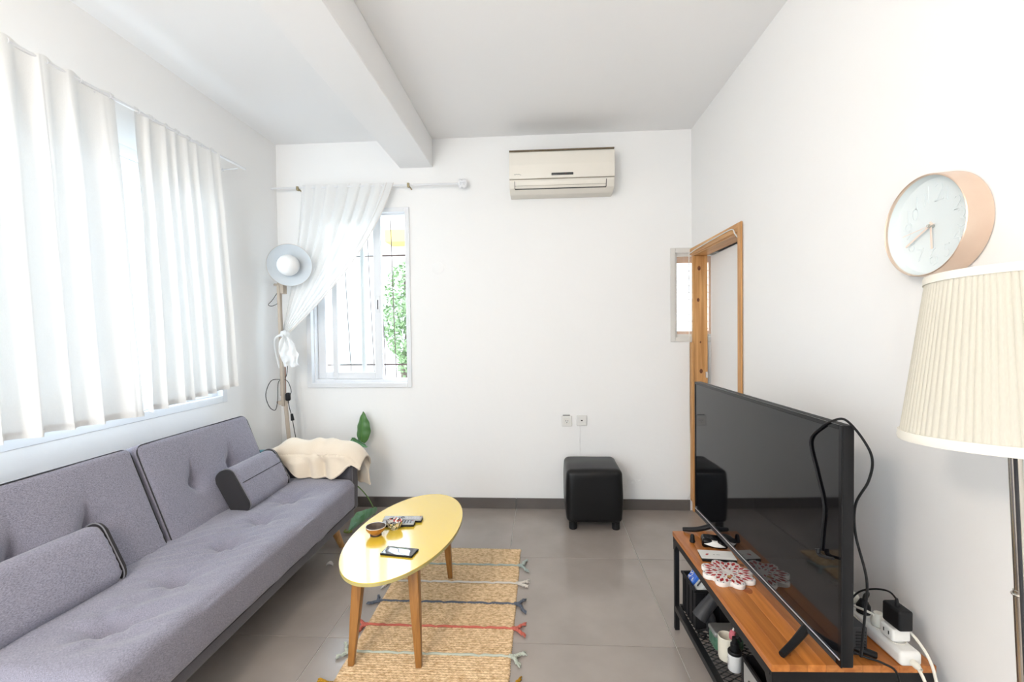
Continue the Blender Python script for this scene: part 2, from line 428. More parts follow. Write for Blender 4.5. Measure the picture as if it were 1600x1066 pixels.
# left window: sliding aluminium sashes behind the sheers
def rect_frame(bm, axis, at, th, u0, u1, z0, z1, w, wb=None):
    wb = wb or w
    for (a, c, d, e) in ((u0, u0 + w, z0, z1), (u1 - w, u1, z0, z1), (u0 + w, u1 - w, z1 - w, z1), (u0 + w, u1 - w, z0, z0 + wb)):
        if axis == 'x': add_box(bm, at, at + th, a, c, d, e, .002, 1)
        else: add_box(bm, a, c, at, at + th, d, e, .002, 1)
def pane(axis, at, u0, u1, z0, z1, parent, name='pane'):
    b = NB()
    if axis == 'x': add_box(b, at, at + .004, u0, u1, z0, z1)
    else: add_box(b, u0, u1, at, at + .004, z0, z1)
    return obj(name, b, GLASS, parent, smooth=0)
w1 = thing('window_1', None, None, (XL, 1.94, .95), kind='structure')
b = NB(); rect_frame(b, 'x', XL - .10, .103, WL[0], WL[1], WL[2], WL[3], .045); obj('window_frame', b, ALU, w1, smooth=0)
n = 3; ww = (WL[1] - WL[0] - .09) / n
for k in range(n):
    u0 = WL[0] + .045 + k * ww - .02; u1 = u0 + ww + .04; at = XL - .06 - .03 * (k % 2)
    b = NB(); rect_frame(b, 'x', at, .026, max(u0, WL[0] + .046), min(u1, WL[1] - .046), WL[2] + .046, WL[3] - .046, .05); s = obj('sash', b, ALU, w1, smooth=0)
    pane('x', at + .01, u0 + .05, u1 - .05, WL[2] + .096, WL[3] - .096, s)
b = NB(); add_box(b, XL - .2, XL - .1, WL[0], WL[1], .935, .952); obj('window_sill', b, ALU, w1, smooth=0)

# back window
w2 = thing('window_2', None, None, (-1.45, D, .975), kind='structure')
b = NB(); rect_frame(b, 'y', D - .012, .05, WB[0] - .012, WB[1] + .012, WB[2] - .012, WB[3] + .012, .036); obj('window_frame', b, ALU, w2, smooth=0)
b = NB(); rect_frame(b, 'y', D + .038, .11, WB[0], WB[1], WB[2], WB[3], .034, .05); obj('track', b, ALU, w2, smooth=0)
def sash(at, u0, u1, wl, wr, z0, z1, rb, handle=None):
    b = NB()
    for (a, c, d, e) in ((u0, u0 + wl, z0, z1), (u1 - wr, u1, z0, z1), (u0 + wl, u1 - wr, z1 - .05, z1), (u0 + wl, u1 - wr, z0, z0 + rb)): add_box(b, a, c, at, at + .028, d, e, .002, 1)
    s = obj('sash', b, ALU, w2, smooth=0); pane('y', at + .012, u0 + wl, u1 - wr, z0 + rb, z1 - .05, s)
    if handle:
        b = NB(); add_box(b, handle - .016, handle + .016, at - .003, at, 1.56, 1.70, .004, 2); h = obj('lock_plate', b, ALU, s)
        b = NB(); add_box(b, handle - .005, handle + .003, at - .0045, at - .002, 1.59, 1.665, .001, 1); obj('finger_slot', b, DKGREY, s)
sash(D + .045, -1.69, -1.276, .043, .064, 1.026, 2.345, .055, handle=-1.308)
sash(D + .085, -1.83, -1.435, .064, .03, 1.026, 2.345, .055)
# small window
w3 = thing('window_3', None, None, (1.2, D, 1.3), kind='structure')
b = NB(); rect_frame(b, 'y', D - .010, .04, WS[0] - .002, WS[1], WS[2], WS[3], .036); obj('window_frame', b, ALUW, w3, smooth=0)
b = NB(); rect_frame(b, 'y', D + .03, .03, WS[0] + .034, WS[1] - .03, WS[2] + .034, WS[3] - .034, .022); s = obj('sash', b, ALUW, w3, smooth=0)
pane('y', D + .045, WS[0] + .05, WS[1] - .05, WS[2] + .05, WS[3] - .05, s)
# glazed balcony door added behind the camera, unseen, to light the room
w4 = thing('added_window_4', None, None, (-1.25, YB, 0), kind='structure')
b = NB(); rect_frame(b, 'y', YB - .10, .10, WN[0], WN[1], WN[2], WN[3], .05); add_box(b, -1.28, -1.22, YB - .08, YB - .03, .1, 2.5); obj('window_frame', b, ALU, w4, smooth=0)
pane('y', YB - .06, -2.0, -1.28, .1, 2.5, w4); pane('y', YB - .06, -1.22, -.5, .1, 2.5, w4)

# doorway in the right wall: pine lining and architrave, white leaf
d1 = thing('door_1', None, None, (XR, 3.18, 0), kind='structure')
b = NB(); add_box(b, XR - .004, XR + .105, 3.590, 3.622, 0, 1.955, .002, 1); j = obj('jamb', b, PINE, d1, smooth=0)
for z, r in ((1.86, .013), (1.62, .011), (1.08, .013), (.62, .012), (1.30, .006)):
    kb = NB(); add_lathe(kb, [(0, .001), (r * .7, .001), (r, 0)], 14, orient((XR + .05 + random.uniform(-.02, .02), 3.5903, z), (0, -1, 0)) @ Matrix.Diagonal((1, 1.5, 1, 1))); obj('knot', kb, KNOT, j)
b = NB(); add_box(b, XR - .004, XR + .105, 2.737, 2.765, 0, 1.955, .002, 1); obj('jamb', b, PINE, d1, smooth=0)
b = NB(); add_box(b, XR - .004, XR + .105, 2.737, 3.622, 1.955, 1.985, .002, 1); obj('door_head', b, PINEH, d1, smooth=0)
b = NB(); add_box(b, XR - .018, XR - .004, 3.565, 3.622, .082, 1.30, .003, 1); obj('architrave', b, PINE, d1, smooth=0)
b = NB(); add_box(b, XR - .016, XR - .004, 2.722, 2.768, .0, 2.012, .003, 1); obj('architrave', b, PINE, d1, smooth=0)
b = NB(); add_box(b, XR - .016, XR - .004, 2.768, 3.622, 1.962, 2.012, .003, 1); obj('architrave', b, PINEH, d1, smooth=0)
b = NB(); add_box(b, 0, .04, 0, .822, .01, 1.95, .002, 1); b.transform(T(XR + .106, 2.768, 0) @ RZ(-math.radians(1.6))); lf = obj('door_leaf', b, WALL, d1, smooth=0)
b = NB(); add_box(b, XR + .088, XR + .104, 3.575, 3.59, 1.03, 1.075, .002, 1); obj('strike_plate', b, ALUW, d1, smooth=0)

# ------------------------------------------------------------------ outside the windows
GROUND = mat('courtyard_paving', (.42, .40, .37), .9, var=(3, (.5, .48, .45), .3, .7)); STUC = mat('pale_stucco', (.72, .70, .67), .9, bump=(8, .2)); YSTUC = mat('yellow_stucco', (.55, .42, .12), .9)
FOL = mat('mottled_foliage', (.10, .17, .06), .6, var=(5, (.27, .38, .19), .3, .7)); BARK = mat('bark', (.13, .10, .08), .9)  # two leaf greens mixed by noise
b = NB(); add_box(b, -14, 14, D + .25, 22, -.4, -.3); obj('courtyard_ground', b, GROUND, kind='structure', smooth=0)
bl = thing('apartment_building', 'pale stucco building with a yellow balcony seen through the back window', 'building', (-3.5, 12, -.3))
b = NB(); add_box(b, -8, 2.5, 12, 13, -.3, 5.0); obj('wall', b, STUC, bl, smooth=0)
b = NB(); add_box(b, -3.86, -3.2, 11.4, 12, 3.66, 3.98, .02); obj('balcony', b, YSTUC, bl, smooth=0)
for k in range(3):
    b = NB(); add_box(b, -7 + k * 2.6, -6 + k * 2.6, 11.96, 12.01, 1.2, 2.5); f = obj('window', b, ALU, bl, smooth=0)
    b = NB(); add_box(b, -6.93 + k * 2.6, -6.07 + k * 2.6, 11.94, 11.965, 1.27, 2.43); obj('pane', b, GREY, f, smooth=0)
tr = thing('leafy_tree', 'leafy green tree outside the open half of the back window', 'tree', (-2.1, 7.0, -.3))
b = NB(); add_tube(b, [(-2.05, 7, -.3), (-2.1, 7.02, .8), (-2.0, 7, 1.6), (-2.08, 7.05, 2.3)], .07, 10, taper=lambda t: 1 - .5 * t); obj('trunk', b, BARK, tr)
b = NB()
for k in range(3300):
    a = random.uniform(0, 2 * PI); cz = random.uniform(-1, 1); rr = random.random() ** .4
    q = Vector((-1.98, 7.0, 1.62)) + Vector((math.cos(a) * math.sqrt(1 - cz * cz) * .40, math.sin(a) * math.sqrt(1 - cz * cz) * .55, cz * .98)) * rr
    q += Vector(noise.noise_vector(q * 2.5)) * .16
    s = random.uniform(.018, .035); R_ = Matrix.Rotation(random.uniform(0, 6), 3, Vector((random.uniform(-1, 1), random.uniform(-1, 1), random.uniform(-1, 1))).normalized())
    vs = [b.verts.new(q + R_ @ Vector(p) * s) for p in ((-1.3, 0, 0), (-.3, -.6, .1), (.6, -.45, .1), (1.5, 0, -.1), (.6, .45, .1), (-.3, .6, .1))]
    b.faces.new(vs)
obj('foliage', b, FOL, tr, smooth=0, kind='stuff')
gr = thing('window_grille', 'thin steel security bars outside the back window', 'grille', (-1.45, D + .215, 1.0))
for (xa, xb) in ((-1.875, -1.82), (-1.665, -1.607), (-1.455, -1.405), (-1.345, -1.31), (-1.248, -1.218), (-1.12, -1.09)):
    b = NB(); add_tube(b, [(xa, D + .215, 2.37), ((xa + xb) / 2 - .008, D + .225, 1.75), (xb, D + .215, .985)], .0036, 6); obj('bar', b, STEEL, gr)
for z in (2.05, 1.13):
    b = NB(); add_box(b, -1.89, -1.03, D + .222, D + .228, z - .006, z + .006); obj('crossbar', b, STEEL, gr, smooth=0)
ls = thing('louvred_shutter', 'slatted shutter outside the small window by the doorway', 'shutter', (1.2, D + .19, 1.3))
SLAT = mat('peach_shutter', (.70, .45, .33), .6)
for k in range(9):
    b = NB(); add_box(b, 1.03, 1.38, D + .17, D + .178, 1.40 + k * .058, 1.405 + k * .058, 0); obj('slat', b, ALUW, ls, smooth=0)
b = NB(); add_box(b, 1.03, 1.075, D + .165, D + .195, 1.32, 2.0); add_box(b, 1.345, 1.395, D + .165, D + .195, 1.32, 2.0); add_box(b, 1.075, 1.345, D + .165, D + .195, 1.93, 2.0); add_box(b, 1.075, 1.345, D + .165, D + .195, 1.32, 1.385); obj('shutter_frame', b, SLAT, ls, smooth=0)

# ------------------------------------------------------------------ added fill lamp, unseen behind the camera
cl = thing('added_fill_lamp', 'added warm opal globe lamp, out of view, filling the room with light', 'lamp', (-1.15, -.55, H))
OPAL = mat('fill_lamp_opal', (.9, .85, .78), .4, emit=((1.0, .86, .72), FILL_STRENGTH))
b = NB(); add_lathe(b, [(0, -.03), (.05, -.03), (.06, 0), (0, 0)], 24, T(-1.15, -.55, H)); add_cyl(b, (-1.15, -.55, H - .02), (-1.15, -.55, H - .60), .008); obj('canopy', b, ALU, cl)
b = NB(); bmesh.ops.create_uvsphere(b, u_segments=32, v_segments=16, radius=.15); b.transform(T(-1.15, -.55, H - .74)); obj('globe', b, OPAL, cl)

# ------------------------------------------------------------------ left curtains on their rod
rod = thing('curtain_rod', 'white curtain rod along the left wall above the sofa', 'curtain rod', (-2.0, 1.9, 2.52))
b = NB(); add_cyl(b, (-2.0, .75, 2.512), (-2.0, 3.066, 2.528), .0075, n=12); obj('rod', b, ALU, rod)
for y in (.8, 2.0, 2.99):
    b = NB(); add_cyl(b, (XL, y, 2.50), (-2.0, y, 2.506), .0035, n=10); add_cyl(b, (XL, y, 2.50), (XL + .004, y, 2.50), .010, n=12); obj('bracket', b, ALU, rod)
def left_panel(y0t, y1t, y0b, y1b, zb0, zb1, nf, ph, label, amp=.028):
    root = thing('sheer_curtain', label, 'curtain', (-2.0, (y0t + y1t) / 2, 1.0), group='sheer curtains on the left rod')
    b = NB(); nu = int(nf * 22); nv = 46
    rnds = [random.uniform(.6, 1.35) for _ in range(40)]
    def warp(u): return u + .018 * math.sin(u * 9 + ph) + .012 * math.sin(u * 23 + 2 * ph)
    def fn(u, v):
        w = warp(u); k = w * nf; i = int(k) % 40
        y = (y0t + (y1t - y0t) * u) * (1 - v) + (y0b + (y1b - y0b) * u) * v
        ztop = 2.512 + .016 * (y / 3.0) + .012; z = ztop + (zb0 + (zb1 - zb0) * u - ztop) * v
        f = math.sin(2 * PI * k + ph) ; sh = math.copysign(abs(f) ** .75, f)
        a = amp * rnds[i] * (.55 + .6 * v)
        x = -1.998 + a * sh * min(1, .25 + 2.5 * v) + .008 * v + .010 * noise.noise(Vector((y * 3, v * 2.2, ph)))
        y += .012 * math.cos(2 * PI * k + ph) * (.3 + .7 * v)
        if v == 0: z += .006 * math.sin(2 * PI * k * 1.0)
        return Vector((x, y, z))
    add_grid(b, nu, nv, fn); obj('fabric', b, SHEER, root, smooth=80)
    b = NB(); add_grid(b, nu, 2, lambda u, v: fn(u, 1 - v * .018) + Vector((.0022, 0, 0))); obj('hem', b, SHEER, root, smooth=80)
    for k in range(int(nf) + 1):
        u = min(1, (k + .25) / nf); y = y0t + (y1t - y0t) * u
        b = NB(); zc = 2.512 + .016 * ((y - .75) / 2.316)
        add_tube(b, [(-2.0 + .012 * math.cos(t), y, zc + .012 * math.sin(t)) for t in [2 * PI * q / 12 for q in range(12)]], .0018, 5, smooth=False, closed=True); obj('hanging_ring', b, ALU, root)
left_panel(.92, 2.10, .90, 2.20, 1.02, 1.0, 8.5, .6, 'long sheer white curtain hanging over the window above the sofa pillow')
left_panel(2.20, 2.80, 2.235, 2.91, 1.008, 1.062, 7.0, 2.1, 'shorter gathered sheer white curtain panel nearest the corner lamp', .022)

# ------------------------------------------------------------------ back curtain and rod
r2 = thing('curtain_rod', 'thin white rod above the back window, ending in a white knob', 'curtain rod', (-1.35, D - .08, 2.54))
b = NB(); add_cyl(b, (XL + .005, D - .08, 2.545), (-.60, D - .08, 2.537), .007, n=12); obj('rod', b, ALU, r2)
BRASS = mat('old_brass', (.38, .31, .18), .4, metal=.7)
for x in (-1.885, -1.005):
    b = NB(); add_cyl(b, (x, D, 2.53), (x, D - .085, 2.535), .006); add_box(b, x - .008, x + .008, D - .1, D - .07, 2.52, 2.552, .003); obj('bracket', b, BRASS, r2)
b = NB()
for k in range(6):
    a = k * PI / 3; add_lathe(b, [(0, -.022), (.012, -.016), (.016, 0), (.012, .016), (0, .022)], 12, T(-.585 + .022 * math.cos(a), D - .08, 2.537 + .022 * math.sin(a)) @ RY(a))
add_lathe(b, [(0, -.018), (.014, -.01), (.018, 0), (.014, .01), (0, .018)], 16, T(-.585, D - .08, 2.537)); obj('finial', b, ALU, r2)
cb = thing('tied_curtain', 'white voile curtain swept aside and tied to the tall lamp in the corner', 'curtain', (-1.5, D - .08, 1.4))
G0 = Vector((-1.953, 3.40, 1.435)); G1 = Vector((-1.915, 3.37, 1.385))
def bc(u, v):
    t = Vector((-1.863 + .73 * u, D - .085, 2.565 - .006 * u)); c = Vector((-1.89 + .575 * u ** 1.1, D - .115, 1.915 + .03 * u)); g = G0.lerp(G1, u)
    p = t * (1 - v) ** 2 + c * 2 * v * (1 - v) + g * v * v
    fold = math.sin(u * 2 * PI * 8 + 1.1 * math.sin(u * 7)) 
    p.y += fold * .018 * (1 - .75 * v) * min(1, .3 + v * 3)
    p.x += .010 * math.cos(u * 2 * PI * 8) * (1 - v)
    if u > .86: p.y -= .03 * (u - .86) / .14 * math.sin(PI * v)
    return p
b = NB(); add_grid(b, 150, 50, bc); obj('fabric', b, SHEERB, cb, smooth=80)
b = NB(); add_tube(b, [bc(1, t / 24) + Vector((0, -.004, 0)) for t in range(25)], .0035, 6, smooth=False); add_tube(b, [bc(.955, t / 24) + Vector((0, -.006, 0)) for t in range(25)], .002, 6, smooth=False); obj('hem', b, mat('curtain_hem', (.80, .76, .72), .9), cb)
b = NB()
def tail(u, v):
    a = (u - .5) * 2
    w = .012 + .055 * math.sin(min(1, v * 1.25) * PI * .62)
    p = Vector((-1.885 + .045 * v + a * w, 3.315 - .012 * math.sin(u * PI * 5 + v * 4) - .02 * math.sin(v * PI), 1.395 - .235 * v))
    p += Vector(noise.noise_vector(Vector((u * 5, v * 5, 3.3)))) * .018
    return p
add_grid(b, 40, 30, tail); add_lathe(b, [(0, -.03), (.022, -.02), (.03, 0), (.022, .02), (0, .03)], 20, T(-1.895, 3.325, 1.40), wave=lambda a, j: .004 * math.sin(a * 6)); obj('knotted_tail', b, SHEERB, cb, smooth=80)
b = NB(); add_tube(b, [(-1.90, 3.32, 1.40), (-1.96, 3.32, 1.37), (-1.985, 3.35, 1.30), (-1.975, 3.36, 1.20), (-1.955, 3.35, 1.14)], .010, 8, taper=lambda t: 1 - .6 * t); obj('loose_end', b, SHEERB, cb)

# ------------------------------------------------------------------ air conditioner
ac = thing('air_conditioner', 'aged ivory split air conditioner mounted high on the back wall', 'air conditioner', (.166, D, 2.42))
ax0, ax1 = -.218, .552; AM = T(.167, 0, 2.58) @ RY(math.radians(.0)) @ T(-.167, 0, -2.58)
def ac_prof(x0, x1, pts, name, m_, bev=.004):
    b = NB(); t = NB()
    a = [t.verts.new((x0, y, z)) for y, z in pts]; c = [t.verts.new((x1, y, z)) for y, z in pts]; n_ = len(pts)
    t.faces.new(a); t.faces.new(c[::-1])
    for i in range(n_): t.faces.new((a[i], c[i], c[(i + 1) % n_], a[(i + 1) % n_]))
    bmesh.ops.recalc_face_normals(t, faces=t.faces[:])
    if bev: bmesh.ops.bevel(t, geom=t.edges[:], offset=bev, segments=2, profile=.5, affect='EDGES')
    merge(b, t); return obj(name, b, m_, ac, smooth=40)
F = D - .20
ac_prof(ax0, ax1, [(D, 2.735), (F + .02, 2.733), (F + .012, 2.52), (F + .012, 2.50), (F + .03, 2.455), (F + .09, 2.425), (D, 2.425)], 'body', IVORY, .006)
ac_prof(ax0 + .001, ax1 - .001, [(F + .015, 2.714), (F, 2.710), (F - .004, 2.62), (F - .002, 2.520), (F + .014, 2.518)], 'front_panel', IVORY2, .003)
ac_prof(ax0 + .001, ax1 - .001, [(F + .10, 2.738), (F + .008, 2.733), (F + .006, 2.722), (F + .10, 2.724)], 'top_grille', DUST, .002)
ac_prof(ax0 + .002, ax1 - .002, [(F + .02, 2.521), (F + .006, 2.5205), (F + .006, 2.517), (F + .02, 2.517)], 'panel_gap', DUST, 0)
ac_prof(ax0 + .042, ax1 - .062, [(F + .016, 2.508), (F + .0085, 2.506), (F + .028, 2.456), (F + .036, 2.458)], 'louvre', IVORY2, .002)
ac_prof(ax0 + .042, ax1 - .062, [(F + .022, 2.474), (F + .0195, 2.474), (F + .0205, 2.4725), (F + .023, 2.4725)], 'louvre_line', DUST, 0)
ac_prof(ax0 + .040, ax1 - .060, [(F + .034, 2.455), (F + .0265, 2.4545), (F + .0275, 2.450), (F + .035, 2.45)], 'outlet_gap', DARKGAP, 0)
for xx in (ax0 + .038, ax1 - .062): ac_prof(xx, xx + .004, [(F + .02, 2.506), (F + .0085, 2.505), (F + .027, 2.452), (F + .034, 2.455)], 'outlet_edge', DARKGAP, 0)
b = NB(); add_box(b, .092, .252, F - .007, F + .002, 2.538, 2.556, .004); obj('display', b, mat('ac_display', (.06, .062, .06), .3), ac)
b = NB(); add_box(b, .19, .202, F - .0076, F - .005, 2.546, 2.549); obj('indicator', b, mat('dull_red', (.2, .05, .04), .4), ac)
b = NB(); add_tube(b, [(-.182, F - .0035, 2.553), (-.174, F - .0035, 2.549), (-.165, F - .0035, 2.5535), (-.156, F - .0035, 2.551), (-.146, F - .0035, 2.5515), (-.138, F - .0035, 2.549), (-.13, F - .0035, 2.546)], .0010, 5); obj('logo', b, DKGREY, ac)

# ------------------------------------------------------------------ wall fittings
b = NB(); add_lathe(b, [(0, .004), (.040, .004), (.046, .002), (.047, 0)], 40, orient((-.80, D, 1.906), (0, -1, 0))); obj('cover_plate', b, WALLB, label='round white cover plate painted over on the back wall', cat='cover plate')
def socket(x, z, label, kind):
    r = thing('wall_socket', label, 'socket', (x, D, z), 0, 'sockets on the back wall')
    b = NB(); add_rbox(b, .082, .014, .082, .006, .02, M=T(x, D - .005, z)); obj('plate', b, WHITE, r)
    if kind == 'power':
        b = NB(); add_lathe(b, [(.0225, .0), (.0225, .0022), (.019, .0022), (.019, 0)], 28, orient((x, D - .012, z - .002), (0, -1, 0))); obj('ring', b, IVORY, r)
        for a in (90, 210, 330):
            b = NB(); c = (x + .009 * math.cos(math.radians(a + 180)), D - .0122, z - .002 + .009 * math.sin(math.radians(a + 180))); add_cyl(b, c, (c[0], c[1] - .0008, c[2]), .0032, n=10); obj('pin_hole', b, DARKGAP, r)
        b = NB(); add_box(b, x - .03, x + .025, D - .006, D, z + .043, z + .047); obj('wall_gap', b, DARKGAP, r, smooth=0)
    else:
        b = NB(); add_box(b, x - .007, x + .007, D - .0135, D - .011, z - .004, z + .004, .001); obj('port', b, DARKGAP, r)
socket(.198, .693, 'white power socket on the back wall with round pin holes', 'power')
socket(.314, .698, 'white data socket with one dark port and a thin cable below', 'data')
b = NB(); add_tube(b, [(.300, D - .003, .657), (.299, D - .0035, .55), (.297, D - .003, .42), (.30, D - .003, .2), (.31, D - .003, .09)], .0024, 6); obj('phone_cable', b, WALL, label='thin white cable running down the wall from the data socket', cat='cable')
b = NB(); add_tube(b, [(1.12, D - .006, .088), (1.141, D - .006, .14), (1.148, D - .006, .3), (1.1365, D - .006, .7), (1.1365, D - .007, 1.2), (1.134, D - .016, 1.5), (1.134, D - .016, 1.94), (1.136, 3.57, 1.975), (1.136, 3.3, 1.985), (1.136, 2.95, 1.99), (1.136, 2.82, 1.985), (1.138, 2.79, 1.955), (1.152, 2.783, 1.93)], .0035, 6); obj('door_cable', b, WHITE, label='thin white cable clipped around the pine doorway', cat='cable')
# peeling paint low on the back wall
for i, (x, z, s) in enumerate(((.585, .34, .03), (.66, .30, .045), (.70, .25, .05), (.735, .22, .045), (.66, .19, .055), (.62, .36, .02))):
    b = NB(); poly = [(s * math.cos(a) * random.uniform(.5, 1.2), .45 * s * math.sin(a) * random.uniform(.6, 1.2)) for a in [2 * PI * k / 9 for k in range(9)]]
    t = NB(); ctr = t.verts.new((0, 0, .004)); rim = [t.verts.new((px, py, .0005 if py < 0 else .005)) for px, py in poly]
    for k in range(9): t.faces.new((ctr, rim[k], rim[(k + 1) % 9]))
    merge(b, t, orient((x, D - .0005, z), (0, -1, 0)) @ RZ(.5 + i)); obj('paint_flake', b, WALLB, wall_back, smooth=0)

# ------------------------------------------------------------------ sofa
so = thing('sofa_bed', 'long grey fabric sofa bed with tufted seat and two back panels under the left window', 'sofa', (-1.65, 2.1, 0))
TU = [(-1.46, 1.449), (-1.466, 1.749), (-1.471, 2.046), (-1.475, 2.33), (-1.49, 2.63)]
def wr(p): return noise.noise(p)
sy0, sy1 = 1.20, 2.985
def seat_fn(co, nn):
    w = Vector((co.x - 1.60, co.y + (sy0 + sy1) / 2, co.z + .325)); d = 0
    if nn.z > .3:
        d += .018 * max(0, 1 - ((co.x) / .37) ** 2) - .006
        for k, (tx, ty) in enumerate(TU):
            dx, dy = (w.x - tx), (w.y - ty); r2_ = dx * dx + dy * dy
            d -= .042 * math.exp(-r2_ / .0024) + .024 * math.exp(-r2_ / .018)
            # creases spreading from the tuft
            ang = math.atan2(dy, dx); rr = math.sqrt(r2_)
            d += .005 * math.sin(ang * 7 + k) * math.exp(-((rr - .08) / .05) ** 2)
        d += .011 * wr(Vector((w.x * 5, w.y * 6.5, 1.7)))
        cr_ = math.exp(-((w.y - 2.0) / .22) ** 2) * math.exp(-((w.x + 1.5) / .17) ** 2)
        d += .008 * cr_ * math.sin(75 * (w.y + .35 * w.x * w.x) + 9 * w.x)
        cr2 = math.exp(-((w.y - 1.5) / .16) ** 2) * math.exp(-((w.x + 1.42) / .14) ** 2)
        d += .011 * cr2 * math.sin(38 * w.y - 30 * w.x)
        return co + Vector((0, 0, d))
    return co + nn * (.006 * wr(Vector((w.x * 7, w.y * 8, w.z * 7))))
b = NB(); add_rbox(b, .735, sy1 - sy0, .205, .045, .0155, seat_fn, T(-1.60, (sy0 + sy1) / 2, .331)); seat = obj('seat_cushion', b, FAB, so, smooth=80)
for k, (tx, ty) in enumerate(TU):
    b = NB(); add_lathe(b, [(0, .004), (.008, .003), (.011, 0), (.009, -.004)], 16, T(tx, ty, .378)); obj('button', b, FAB, seat)
b = NB(); add_rbox(b, .715, sy1 - sy0 - .004, .07, .012, .08, M=T(-1.606, (sy0 + sy1) / 2, .220)); obj('base_frame', b, FABA, so, smooth=80)
b = NB(); add_tube(b, [(-1.240, sy0 + .04, .247), (-1.240, sy1 - .01, .247)], .002, 6, smooth=False); obj('base_piping', b, PIPE, seat)
bt = math.atan(.391); BL = .53
def back_panel(y0, y1, tufts, name='back_panel'):
    yc = (y0 + y1) / 2
    # local: x out of the face, z up along the panel; front lower edge at (-1.705,.385)
    MM = T(-1.705, yc, .395) @ RY(-bt) @ T(-.065, 0, BL / 2)
    def fn(co, nn):
        if nn.x > .3:
            d = .016 * max(0, 1 - (co.y / ((y1 - y0) / 2)) ** 4) * max(0, 1 - (co.z / (BL / 2)) ** 2)
            for (ty, tz) in tufts:
                dy, dz = co.y - (ty - yc), co.z - tz; r2_ = dy * dy + dz * dz
                d -= .044 * math.exp(-r2_ / .0018) + .026 * math.exp(-r2_ / .016)
                d -= .006 * math.exp(-(dy / .014) ** 2) * math.exp(-((dz + .05) / .05) ** 2) + .016 * math.exp(-(dy / .012) ** 2) * math.exp(-((dz - .055) / .06) ** 2)
            d += .005 * wr(Vector((co.y * 5, co.z * 6, y0)))
            edge = math.exp(-((co.z + BL / 2) / .10) ** 2)
            d += .004 * edge * math.sin(co.z * 120 + 6 * co.y)
            return co + Vector((d, 0, 0))
        return co
    b = NB(); add_rbox(b, .13, y1 - y0, BL, .03, .016, fn, MM); p = obj(name, b, FAB, so, smooth=80)
    hy, hz, rr = (y1 - y0) / 2 - .006, BL / 2 - .006, .045
    pts = []
    for cy_, cz_, a0 in ((hy - rr, hz - rr, 0), (-hy + rr, hz - rr, PI / 2), (-hy + rr, -hz + rr, PI), (hy - rr, -hz + rr, 1.5 * PI)):
        for q in range(7): a = a0 + PI / 2 * q / 6; pts.append(MM @ Vector((.056, cy_ + rr * math.cos(a), cz_ + rr * math.sin(a))))
    b = NB(); add_tube(b, pts, .0028, 6, smooth=False, closed=True); obj('piping', b, PIPE, p)
    for (ty, tz) in tufts:
        b = NB(); add_lathe(b, [(0, .004), (.008, .003), (.011, 0), (.009, -.004)], 14, MM @ T(.006, ty - yc, tz) @ RY(PI / 2)); obj('button', b, FAB, p)
back_panel(1.20, 2.018, [(1.482, .005), (1.748, -.005)]); back_panel(2.036, 2.862, [(2.306, -.005), (2.604, .01)])
b = NB(); add_rbox(b, .04, 1.66, .30, .012, .1, M=T(-1.975, 2.03, .36)); obj('back_board', b, FABA, so)
b = NB(); add_rbox(b, .715, .115, .385, .02, .03, lambda c, n_: c + n_ * .003 * wr(c * 9), T(-1.622, 3.046, .3925)); arm = obj('armrest', b, FABA, so, smooth=80)
b = NB(); add_tube(b, [(-1.262, 2.992, .21), (-1.262, 2.992, .58), (-1.97, 2.992, .58)], .003, 6, smooth=False); obj('piping', b, PIPEL, arm)
for (x, y, dx, dy) in ((-1.345, 2.86, .03, .075), (-1.345, 1.33, .03, -.05), (-1.9, 2.86, -.03, .06), (-1.9, 1.33, -.03, -.05)):
    b = NB(); add_cyl(b, (x, y, .178), (x + dx, y + dy, 0.0), .029, .017, 20); obj('leg', b, LEGW, so)

def bolster(name, label, yc, ln, xb, zb, tilt, yaw, ht=.255, th=.115, seamz=.02):
    root = thing(name, label, 'cushion', (xb, yc, zb), 0, 'bolster cushions on the sofa')
    MM = T(xb, yc, zb) @ RZ(yaw) @ RY(-tilt) @ T(-th / 2, 0, ht / 2)
    def fn(co, nn):
        if abs(nn.y) > .7: return co
        bul = max(0, 1 - (co.z / (ht / 2)) ** 2) * .012
        e = math.exp(-((abs(co.y) - ln / 2) / .03) ** 2)
        return co + Vector((math.copysign(bul, co.x) + .003 * e * math.sin(co.z * 190) + .003 * wr(co * 14), 0, .002 * wr(co * 11 + Vector((5, 0, 0)))))
    b = NB(); add_rbox(b, th, ln, ht, .045, .010, fn, MM); p = obj('cover', b, FAB, root, smooth=80)
    for s in (-1, 1):
        out = []
        for cx_, cz_, a0 in ((th / 2 - .046, ht / 2 - .046, 0), (-th / 2 + .046, ht / 2 - .046, PI / 2), (-th / 2 + .046, -ht / 2 + .046, PI), (th / 2 - .046, -ht / 2 + .046, 1.5 * PI)):
            for q in range(7): a = a0 + PI / 2 * q / 6; out.append((cx_ + .047 * math.cos(a), cz_ + .047 * math.sin(a)))
        b = NB(); t = NB(); add_prism(t, [(x, z) for x, z in out], -.008, .008, bev=.004); merge(b, t, MM @ T(0, s * (ln / 2 - .005), 0) @ RX(PI / 2)); obj('end_panel', b, FABD, root)
        b = NB(); add_tube(b, [MM @ Vector((x * 1.01, s * (ln / 2 - .012), z * 1.01)) for x, z in out], .0026, 6, smooth=False, closed=True); obj('piping', b, PIPEL, root)
    b = NB(); add_tube(b, [MM @ Vector((th / 2 + .0125 * max(0, 1 - (seamz / (ht / 2)) ** 2), -ln / 2 + .02 + (ln - .04) * k / 12, seamz)) for k in range(13)], .0022, 5, smooth=False); obj('seam', b, PIPE, root)
bolster('bolster_cushion', 'small grey bolster cushion with dark end panel leaning beside the fleece throw', 2.640, .455, -1.590, .447, math.radians(28), math.radians(3), .262, .105)
